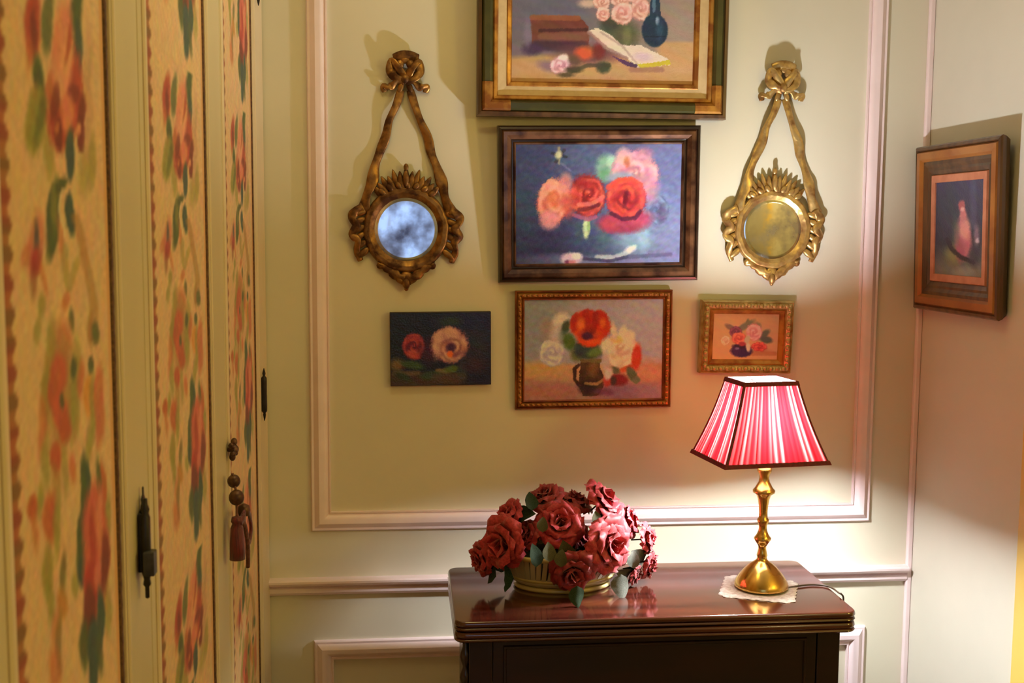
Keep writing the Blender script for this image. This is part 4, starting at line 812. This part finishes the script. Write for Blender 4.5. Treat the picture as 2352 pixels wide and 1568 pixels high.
# ================================================================== CARD TABLE
TZ = .765
fl_ = on_z(1044, 1434, TZ); fr_ = on_z(1972, 1402, TZ); bk = on_z(1828, 1285, TZ)
TX0, TX1 = (fl_.x + on_z(1028, 1302, TZ).x) / 2, (fr_.x + bk.x) / 2; TY0 = (on_z(1500, 1418, TZ).y); TY1 = min(bk.y, -.036)
tw = TX1 - TX0; td = TY1 - TY0
tb = thing('card_table', 'dark polished mahogany fold-over card table with reeded edge against the wall', 'table', ((TX0 + TX1) / 2, (TY0 + TY1) / 2, 0))
def leaf_slab(name, z0, z1, m):
    V, Fc = [], []; th = z1 - z0
    prof = [(.012, 0), (.002, .0012), (0, .004), (.0015, .0072), (.005, .0085), (.0015, .0100), (0, .0135), (.0015, th - .0022), (.004, th)]
    prof = [(i, z * th / (th) if z <= th else th) for (i, z) in prof]
    r0 = .024; seg = 8; pts0 = []
    n = 0
    for (ins, z) in prof:
        w2, d2, r = tw / 2 - ins, td / 2 - ins, max(r0 - ins, .004)
        for (cx, cy, a0) in ((w2 - r, -d2 + r, -PI / 2), (w2 - r, d2 - r, 0), (-w2 + r, d2 - r, PI / 2), (-w2 + r, -d2 + r, PI)):
            for k in range(seg + 1): a = a0 + PI / 2 * k / seg; V.append((cx + r * math.cos(a), cy + r * math.sin(a), z0 + z))
    n = 4 * (seg + 1)
    for i in range(len(prof) - 1):
        for k in range(n): k2 = (k + 1) % n; Fc.append((i * n + k, i * n + k2, (i + 1) * n + k2, (i + 1) * n + k))
    o = from_py(name, V, Fc, m, tb, True); 
    me = o.data; bm = bmesh.new(); bm.from_mesh(me); bm.verts.ensure_lookup_table()
    bm.faces.new([bm.verts[k] for k in reversed(range(n))]); bm.faces.new([bm.verts[(len(prof) - 1) * n + k] for k in range(n)]); bm.to_mesh(me); bm.free()
    md = o.modifiers.new('split', 'EDGE_SPLIT'); md.split_angle = math.radians(50); return o
leaf_slab('upper_leaf', TZ - .0215, TZ, M['mahog']); leaf_slab('lower_leaf', TZ - .0445, TZ - .0230, M['mahog'])
az1 = TZ - .0445; az0 = .50; ax = tw / 2 - .030; ayf = -td / 2 + .022; ayb = td / 2 - .012
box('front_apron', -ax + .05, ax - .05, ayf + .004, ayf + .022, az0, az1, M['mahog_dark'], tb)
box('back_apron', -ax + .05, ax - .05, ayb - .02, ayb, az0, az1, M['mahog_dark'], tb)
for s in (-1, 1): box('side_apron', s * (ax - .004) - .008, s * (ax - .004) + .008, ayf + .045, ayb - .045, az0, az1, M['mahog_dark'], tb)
ring('apron_bead', 2 * ax - .14, az1 - az0 - .03, [(0, 0), (.002, .004), (.006, .004), (.008, 0)], M['mahog_dark'], tb, z0=az0 + .015, x0=-ax + .07).location = (0, ayf + .004, 0)
box('floor_shelf', -ax + .02, ax - .02, ayf + .02, ayb - .02, .14, .16, M['mahog'], tb, bevel=.003)
for sx in (-1, 1):
    for sy, yy in ((-1, ayf + .024), (1, ayb - .024)):
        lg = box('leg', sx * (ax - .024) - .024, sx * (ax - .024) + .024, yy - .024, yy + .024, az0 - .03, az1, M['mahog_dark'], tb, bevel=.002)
        pr = [(.008, -.03)]
        z = az0 - .03; pr = [(.0, 0), (.014, .0), (.017, .015), (.012, .03)]
        zz = .03
        while zz < z - .06: pr += [(.013, zz), (.022, zz + .020), (.024, zz + .032), (.020, zz + .046), (.013, zz + .060)]; zz += .062
        pr += [(.014, z)]
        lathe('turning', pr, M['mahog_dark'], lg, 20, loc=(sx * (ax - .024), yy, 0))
# bobbin-turned columns standing beside the front legs, under the overhang
for sx in (-1,):
    pr = [(.004, 0)]; zz = .0
    while zz < az1 - .045: pr += [(.006, zz + .002), (.0105, zz + .014), (.012, zz + .022), (.0105, zz + .030), (.006, zz + .042)]; zz += .044
    pr += [(.006, az1)]
    lathe('bobbin_column', pr, M['mahog_dark'], tb, 18, loc=(sx * (ax + .006), ayf + .014, 0))

# ================================================================== LACE MAT AND LAMP
lc = on_z(1748, 1351, TZ); LX, LY = lc.x, lc.y
lm = thing('lace_mat', 'small white scalloped lace mat under the brass lamp', 'mat', (LX - .006, LY - .004, TZ), (0, 0, math.radians(-22)))
V, Fc = [], []; n = 96; R = .078
def sq(a): return 1 / max(abs(math.cos(a)), abs(math.sin(a)))
for (f, zz, sc) in ((0, .0018, 0), (.55, .0018, 0), (.80, .0020, .0), (.90, .0022, .5), (1.0, .0012, 1.0), (1.0, .0002, 1.0)):
    for k in range(n):
        a = 2 * PI * k / n; r = R * min(sq(a), 1.30) * f * (1 + .05 * sc * abs(math.sin(a * 12))) ; V.append((r * math.cos(a), r * math.sin(a), zz + .0006 * math.sin(a * 24) * sc))
for i in range(5):
    for k in range(n): k2 = (k + 1) % n; Fc.append((i * n + k, i * n + k2, (i + 1) * n + k2, (i + 1) * n + k))
from_py('lace_cloth', V, Fc, M['lace'], lm, True)
lmp = thing('table_lamp', 'brass candlestick table lamp with a lit pleated red shade', 'lamp', (LX, LY, TZ + .0030))
dL = LY - CAM.y
def zl(py): return CAM.z - (py - 523) * dL / F - TZ
HW = dL / F
prof = [(.0, -.0), (64, 1353), (64.5, 1349), (62, 1342), (58, 1335), (51, 1326), (43, 1317), (34, 1308), (26, 1302), (18, 1297), (13, 1293), (11.5, 1287), (13, 1283), (11, 1276), (9.5, 1268), (10, 1262), (14, 1256), (20, 1248), (20.5, 1244), (15, 1238), (10.5, 1228), (9.5, 1220), (11, 1213), (14, 1208), (14, 1203), (10.5, 1199), (10, 1188), (11.5, 1172), (14, 1158), (16.5, 1151), (19, 1147), (26, 1143), (26.5, 1138), (20, 1131), (13, 1119), (11.5, 1110), (13, 1102), (17, 1096), (17.5, 1089), (14.5, 1087), (14, 1072), (12, 1068)]
pl = [(max(r, .1) * HW, (zl(z) - .0025) if z > 0 else .0) for (r, z) in prof[1:]]
z_off = -pl[0][1]
pl = [(r, z + z_off * max(0, 1 - z / .28)) for (r, z) in pl]
body = lathe('brass_column', pl, M['brass'], lmp, 56)
# shade
SB, STp = CAM.z - 549 * 2.385 / F + .014, CAM.z - 356 * 2.42 / F + .009
sb, st = SB - TZ - .0025, STp - TZ - .0025
BW, BD, TWd, TD = .1155, .088, .0600, .047       # half sizes bottom / top
rot_s = math.radians(8)
scx, scy = (on_y(1745, 900, LY).x - LX), -.008
zc = (sb + st) / 2
zt0 = pl[-1][1]
lathe('lamp_holder', [(.009, zt0 - .002), (.011, zt0), (.0115, zt0 + .014), (.013, zt0 + .016), (.013, zt0 + .024), (.009, zt0 + .026)], M['brass'], lmp, 20)
zb0 = zt0 + .026; zb1 = STp - TZ - .0025 - .018
lathe('light_bulb', [(.009, zb0), (.012, zb0 + .006), (.019, zb0 + .016), (.0215, zb0 + .028), (.022, (zb0 + zb1) / 2), (.022, zb1 - .022), (.019, zb1 - .010), (.011, zb1 - .002), (.002, zb1)], M['bulb'], lmp, 24)
lathe('bulb_baffle', [(.011, zb0 - .003), (.031, zb0 - .001), (.033, zb0 + .002), (.031, zb0 + .003), (.011, zb0)], M['brass'], lmp, 32)  # unseen disc added under the bulb to block part of its downward light
sh = bpy.data.objects.new('lamp_shade', None); COL.objects.link(sh); sh.parent = lmp; sh.location = (scx, scy, 0); sh.rotation_euler = (0, 0, rot_s); sh.empty_display_size = .05
def side_pt(side, u, v, off=0.0):
    """u along the side -1..1, v 0 bottom..1 top"""
    k = v; cur = .0065 * math.sin(PI * v) * -1       # slight concave sweep
    hw = BW + (TWd - BW) * k + cur * .55; hd = BD + (TD - BD) * k + cur * .55; z = sb + (st - sb) * v
    return {0: (u * hw, -(hd + off), z), 1: (hw + off, u * hd, z), 2: (-u * hw, hd + off, z), 3: (-(hw + off), -u * hd, z)}[side]
rs = random.Random(11)
for side in range(4):
    npl = 17 if side in (0, 2) else 14; sub = 6; nu = npl * sub; nv = 18; V, Fc, Cc = [], [], []
    br = [rs.random() for _ in range(npl + 1)]
    slack = [rs.uniform(-.35, .35) for _ in range(npl + 1)]
    for j in range(nv + 1):
        v = j / nv
        for i in range(nu + 1):
            q = i / sub; pi_ = min(int(q), npl - 1); fr = q - pi_
            env = min(1, min(i, nu - i) / 3)
            u = -1 + 2 * (q + .16 * math.sin(v * 3 + slack[pi_] * 5) * env) / npl
            ridge = abs(math.sin(PI * q)) ; off = .0034 * ridge * env * (1 - .35 * v)
            V.append(side_pt(side, max(-1, min(1, u)), v, off))
            k = br[pi_]; thin = (1 if k > .62 else (.55 if k > .4 else .15)) * math.sin(PI * fr) ** 1.5
            Cc.append((.98, .012 + .34 * thin ** 2, .022 + .32 * thin ** 2))
    for j in range(nv):
        for i in range(nu): a = j * (nu + 1) + i; Fc.append((a, a + 1, a + nu + 2, a + nu + 1))
    o = from_py('pleated_panel', V, Fc, M['shade'], sh, True); color_mesh(o.data, np.array(Cc))
def shade_band(name, v0, v1, off, m):
    V, Fc = [], []; cs = [(-1, -1), (1, -1), (1, 1), (-1, 1)]
    def ringpts(v, off):
        p = side_pt(0, 1, v); hw, hd, z = p[0] + off, -p[1] + off, p[2]; return [(sx * hw, sy * hd, z) for sx, sy in cs]
    for (v, o_) in ((v0, off), (v1, off), (v1, -.0015), (v0, -.0015)): V += ringpts(v, o_)
    for i in range(4):
        for k in range(4): Fc.append((i * 4 + k, i * 4 + (k + 1) % 4, ((i + 1) % 4) * 4 + (k + 1) % 4, ((i + 1) % 4) * 4 + k))
    return from_py(name, V, Fc, m, sh)
shade_band('bottom_binding', -.022, .030, .0050, M['trim_red']); shade_band('top_binding', .965, 1.02, .0035, M['trim_red'])
for sx in (-1, 1):
    for sy in (-1, 1):
        V, Fc = [], []
        for j in range(9):
            p = side_pt(0, 1, j / 8); x, y = p[0] * sx, -p[1] * sy * -1; y = abs(p[1]) * sy
            V += [(x - sx * .002, y + sy * .0028, p[2]), (x + sx * .0028, y + sy * .0028, p[2]), (x + sx * .0028, y - sy * .002, p[2])]
        for j in range(8): a = 3 * j; Fc += [(a, a + 1, a + 4, a + 3), (a + 1, a + 2, a + 5, a + 4)]
        from_py('corner_binding', V, Fc, M['trim_red'], sh)
# wire spider carrying the shade
for k in range(2):
    a = k * PI / 2; hx, hy = (TWd, 0) if k == 0 else (0, TD)
    sweep('spider_wire', [Vector((-hx, -hy, st - .004)), Vector((0, 0, st - .008)), Vector((hx, hy, st - .004))], lambda u: .0011, lambda u: .0011, M['brass'], sh, 6, normal=Vector((0, 0, 1)))
# flex
e0 = on_z(1800, 1350, TZ + .003); pts = [(1800, 1351), (1835, 1345), (1870, 1342), (1905, 1347), (1928, 1362)]
W = [on_z(x, y, TZ + .0032) for x, y in pts]
W = [Vector((w_.x, w_.y, w_.z)) for w_ in W]
ye = W[-1].y - .012
W += [Vector((TX1 + .001, ye, TZ + .006)), Vector((TX1 + .008, ye + .004, TZ - .012)), Vector((TX1 - .004, ye + .010, TZ - .08)), Vector((TX1 - .002, ye + .02, TZ - .16)), Vector((TX1 - .014, ye + .05, TZ - .24)), Vector((TX1 - .02, ye + .10, .30)), Vector((TX1 + .0, -.03, .02))]
W = [w_ - lmp.location for w_ in W]
sweep('flex', smooth_path(W, 10), lambda u: .0020, lambda u: .0020, M['wire'], lmp, 8, normal=Vector((.3, 1, .2)))

# ================================================================== BASKET AND SILK ROSES
bc = on_z(1302, 1366, TZ); BX, BY = bc.x, bc.y + .075
bs = thing('china_basket', 'oval pierced cream china basket with gold rims holding the roses', 'basket', (BX, BY, TZ)); bs.scale = (1.12, 1.08, 1.06)
sqz = (1, .62)
lathe('foot_ring', [(.088, 0), (.094, .0), (.097, .004), (.095, .008), (.089, .010), (.086, .006)], M['china_g'], bs, 48, squash=(1, .68))
lathe('bowl_base', [(.0, .008), (.080, .008), (.092, .011), (.100, .017), (.101, .022), (.097, .023), (.088, .015), (.0, .013)], M['china'], bs, 48, squash=(1, .68), closed=True)
lathe('lower_rim', [(.100, .020), (.105, .023), (.104, .028), (.099, .029), (.098, .022)], M['china_g'], bs, 48, squash=(1, .68), closed=True)
lathe('upper_rim', [(.122, .068), (.128, .070), (.129, .076), (.124, .079), (.119, .074), (.122, .068)], M['china_g'], bs, 48, squash=(1, .66), closed=True)
for k in range(56):
    a = 2 * PI * k / 56; ca, sa = math.cos(a), math.sin(a); t_ = Vector((-sa, ca * .68, 0)).normalized() * .0044; lean = .10
    a2 = a + lean; p0 = Vector((.1015 * ca, .1015 * .68 * sa, .026)); p1 = Vector((.1235 * math.cos(a2), .1235 * .66 * math.sin(a2), .070)); nn = Vector((ca, sa, 0)) * .0016
    V = [p0 - t_ - nn, p0 + t_ - nn, p0 + t_ + nn, p0 - t_ + nn, p1 - t_ - nn, p1 + t_ - nn, p1 + t_ + nn, p1 - t_ + nn]
    from_py('slat', V, [(0, 3, 2, 1), (4, 5, 6, 7), (0, 1, 5, 4), (1, 2, 6, 5), (2, 3, 7, 6), (3, 0, 4, 7)], M['china'], bs)
lathe('moss_filling', [(.0, .016), (.085, .018), (.104, .045), (.108, .066), (.07, .088), (.0, .095)], M['moss'], bs, 32, squash=(1, .62), closed=True)

def petal_mesh(name, L_, W_, a0, a1, cup, curl, ruf, seed, r0=.03):
    r = random.Random(seed); nu, nv = 9, 8; V, Fc = [], []; ph = r.uniform(0, 6)
    R_, Z_ = r0, 0.0; prev = 0
    rows = []
    for j in range(nv):
        v = j / (nv - 1); ang = a0 + (a1 - a0) * v + curl * max(0, v - .72) * 3.2
        if j: R_ += L_ / (nv - 1) * math.sin(ang); Z_ += L_ / (nv - 1) * math.cos(ang)
        wv = W_ * (math.sin(PI * (.10 + .74 * v)) ** .75) * (1 if v < .85 else 1 - (v - .85) * 1.2)
        for i in range(nu):
            u = -1 + 2 * i / (nu - 1); x = u * wv; edge = abs(u) ** 2
            rufz = ruf * v * v * math.sin(u * 5 + ph) + ruf * .5 * v * math.sin(u * 11 + ph * 2)
            V.append((x, R_ - cup * x * x * 1.0 + rufz * .6, Z_ + rufz + .10 * L_ * edge * v * (-.7) - curl * .06 * edge * v))
    for j in range(nv - 1):
        for i in range(nu - 1): a = j * nu + i; Fc.append((a, a + 1, a + nu + 1, a + nu))
    me = bpy.data.meshes.new(name); me.from_pydata(V, [], Fc); me.update()
    for p in me.polygons: p.use_smooth = True
    return me
PET = {}
for key, mm in (('r', 'rose'), ('p', 'rose_p'), ('d', 'rose_d')):
    L0 = []
    for (tier, args) in enumerate(((.62, .30, -.10, .10, 2.4, .2, .02, .03), (.70, .42, .05, .45, 1.5, .9, .04, .10), (.82, .52, .35, .95, .95, 1.2, .06, .13), (.92, .56, .70, 1.45, .65, 1.3, .07, .14))):
        vs = []
        for sd in range(3):
            me = petal_mesh('petal', args[0], args[1], args[2], args[3], args[4], args[5], args[6], sd * 7 + tier, args[7]); me.materials.append(M[mm]); vs.append(me)
        L0.append(vs)
    PET[key] = L0
def leaf_mesh(m, seed=0):
    nu, nv = 5, 8; V, Fc = [], []
    for j in range(nv):
        v = j / (nv - 1); w_ = .36 * math.sin(PI * v ** .8) ** .8 + .004
        for i in range(nu):
            u = -1 + 2 * i / (nu - 1); V.append((u * w_ + .02 * math.sin(v * 7 + seed), v, -.22 * v * v + .12 * abs(u) * math.sin(PI * v) + .02 * math.sin(v * 18) * abs(u)))
    for j in range(nv - 1):
        for i in range(nu - 1): a = j * nu + i; Fc.append((a, a + 1, a + nu + 1, a + nu))
    me = bpy.data.meshes.new('leaf'); me.from_pydata(V, [], Fc); me.update(); me.materials.append(m)
    for p in me.polygons: p.use_smooth = True
    return me
LEAF = {k: leaf_mesh(M[k], i) for i, k in enumerate(('leaf_d', 'leaf_g', 'leaf_p'))}
cal = lathe('calyx', [(.02, -.16), (.05, -.10), (.13, -.03), (.17, .05), (.10, .06), (.0, .05)], M['leaf_d'], None, 10); calm = cal.data; bpy.data.objects.remove(cal)
stem = lathe('stem', [(.035, -1.1), (.035, -.12)], M['leaf_d'], None, 6); stm = stem.data; bpy.data.objects.remove(stem)
DC = Vector((BX, BY, TZ + .075))                          # centre the roses radiate from
def rose(px, py, rp, dy, key, label, leaves=(), seed=0, down=0.0, open_=1.0, face=None):
    """px, py: where the rose shows; rp its radius in photo pixels; dy: distance in front of (-) or behind the basket's middle"""
    y = BY + dy; P = on_y(px, py, y); R_ = rp * 1.18 * (y - CAM.y) / F
    ax_ = (P - DC); ax_ = Vector((ax_.x, ax_.y * 1.0, ax_.z * .8)).normalized()
    ax_ = (ax_ + Vector((0, -.35, .05 - down))).normalized()
    if face: ax_ = Vector(face).normalized()
    q = ax_.to_track_quat('Z', 'Y'); r = random.Random(seed)
    base = P - ax_ * (R_ * .42)
    t = thing('silk_rose', label, 'flower', base, q.to_euler(), 'silk roses in the china basket'); t.scale = (R_, R_, R_)
    tiers = (3, 5, 6, 7)
    for ti, n_ in enumerate(tiers):
        a0 = r.uniform(0, 6.28)
        for k in range(n_):
            c = link('petal', PET[key][ti][r.randrange(3)], None, t); s = r.uniform(.90, 1.08)
            c.rotation_euler = (r.uniform(-.08, .08), r.uniform(-.06, .06), a0 + 2 * PI * k / n_ + r.uniform(-.12, .12)); c.scale = (s * (1.05 if ti else 1), s, s * r.uniform(.92, 1.08))
            c.location = (0, 0, (.10, .06, .02, -.03)[ti])
    link('calyx', calm, None, t)
    c = link('stem', stm, None, t); c.scale = (1, 1, .55)
    for (lk, an, ln, tilt) in leaves:
        c = link('leaf', LEAF[lk], None, t); c.scale = (ln, ln, ln); c.rotation_euler = (math.radians(tilt), 0, math.radians(an)); c.location = (0, 0, -.10)
    return t
RS = [
 (1152, 1252, 66, -.060, 'p', 'large crimson rose hanging over the left side of the basket', (('leaf_d', 150, 1.3, -20), ('leaf_d', 200, 1.2, -25)), .2),
 (1108, 1283, 40, -.020, 'r', 'small crimson rose at the far left edge of the bunch', (('leaf_d', 170, 1.5, -30),), .2),
 (1168, 1185, 42, -.005, 'r', 'pinkish red rose at the upper left shoulder of the bunch', (('leaf_d', -60, 1.3, 0), ('leaf_d', 100, 1.1, 0)), 0),
 (1252, 1140, 46, .010, 'd', 'deep red rose at the top left of the bunch', (('leaf_d', 80, 1.2, 10),), 0),
 (1322, 1150, 44, .030, 'd', 'half-hidden deep red rose in the top middle of the bunch', (), 0),
 (1288, 1200, 58, -.050, 'r', 'open crimson rose in the upper centre facing the viewer', (('leaf_d', 190, 1.2, -10), ('leaf_g', 140, 1.0, 0)), .1),
 (1388, 1146, 52, .000, 'r', 'tall crimson rose at the top right, highest of the bunch', (('leaf_g', 160, 1.0, -10),), 0),
 (1442, 1196, 44, .010, 'r', 'crimson rose on the right shoulder behind the largest bloom', (), 0),
 (1404, 1252, 70, -.085, 'p', 'largest rose, wide open and pinkish red, at the front right', (('leaf_d', 180, 1.1, -25), ('leaf_d', 120, 1.0, -20)), .1),
 (1482, 1238, 38, .000, 'p', 'bright pinkish rose at the right edge, lit by the lamp', (), 0),
 (1486, 1296, 36, -.010, 'p', 'lowest rose on the right, brightly lit and leaning over the table', (('leaf_p', 60, 1.4, -20), ('leaf_d', 130, 1.3, -30)), .3),
 (1452, 1322, 28, -.030, 'd', 'small dark red rose drooping below the right side', (('leaf_p', 90, 1.5, -20),), .4),
 (1316, 1318, 56, -.112, 'd', 'dark red rose drooping over the front rim of the basket', (('leaf_d', 160, 1.1, -30), ('leaf_g', 20, 1.2, 10)), .5),
 (1210, 1225, 36, -.030, 'd', 'deep red rose tucked behind the left bloom and the centre one', (('leaf_g', -90, 1.3, 5),), 0),
 (1340, 1235, 40, -.020, 'd', 'shaded red rose in the middle, between centre and largest blooms', (('leaf_d', 180, 1.4, -10),), 0),
]
for i, (px, py, rp, dy, key, lb, lv, dn) in enumerate(RS):
    px, py = 1295 + (px - 1295) * 1.06, 1262 + (py - 1262) * 1.05
    rose(px, py, rp, dy, key, lb, lv, 20 + i, dn)
# loose silk leaves among the roses
def leaf_spray(px, py, dy, key, ln, rot, label):
    P = on_y(px, py, BY + dy); c = link('silk_leaf', LEAF[key], None, None); c.location = P; c.scale = (ln * .85, ln * .82, ln * .8); c.rotation_euler = [math.radians(a) for a in rot]
    return tag(c, label, 'leaf', 'silk leaves among the roses')
leaf_spray(1262, 1290, -.125, 'leaf_g', .050, (85, 0, 12), 'grey-green silk leaf under the centre rose, left of two')
leaf_spray(1288, 1302, -.130, 'leaf_g', .045, (85, 0, -20), 'grey-green silk leaf under the centre rose, right of two')
leaf_spray(1372, 1208, -.050, 'leaf_g', .040, (80, 0, 15), 'grey-green silk leaf between the centre rose and the top right one')
leaf_spray(1222, 1172, -.030, 'leaf_d', .050, (75, 0, 15), 'dark silk leaf at the upper left beside the top rose')
leaf_spray(1246, 1222, -.070, 'leaf_g', .040, (80, 0, -10), 'grey silk leaf left of the centre rose')
leaf_spray(1232, 1302, -.110, 'leaf_d', .060, (85, 0, 35), 'dark silk leaf over the left part of the basket rim')
leaf_spray(1160, 1360, -.070, 'leaf_d', .075, (100, 0, 60), 'dark silk leaf hanging low at the left above the table')
leaf_spray(1120, 1340, -.040, 'leaf_d', .070, (110, 0, 100), 'dark silk leaf at the far left under the small rose')
leaf_spray(1425, 1318, -.090, 'leaf_p', .066, (265, 0, 8), 'pale grey silk leaf drooping below the largest rose')
leaf_spray(1455, 1305, -.060, 'leaf_p', .045, (85, 0, -5), 'pale grey silk leaf beside the lowest right rose')
leaf_spray(1325, 1345, -.150, 'leaf_d', .055, (270, 0, 10), 'dark silk leaf hanging over the front rim onto the table')
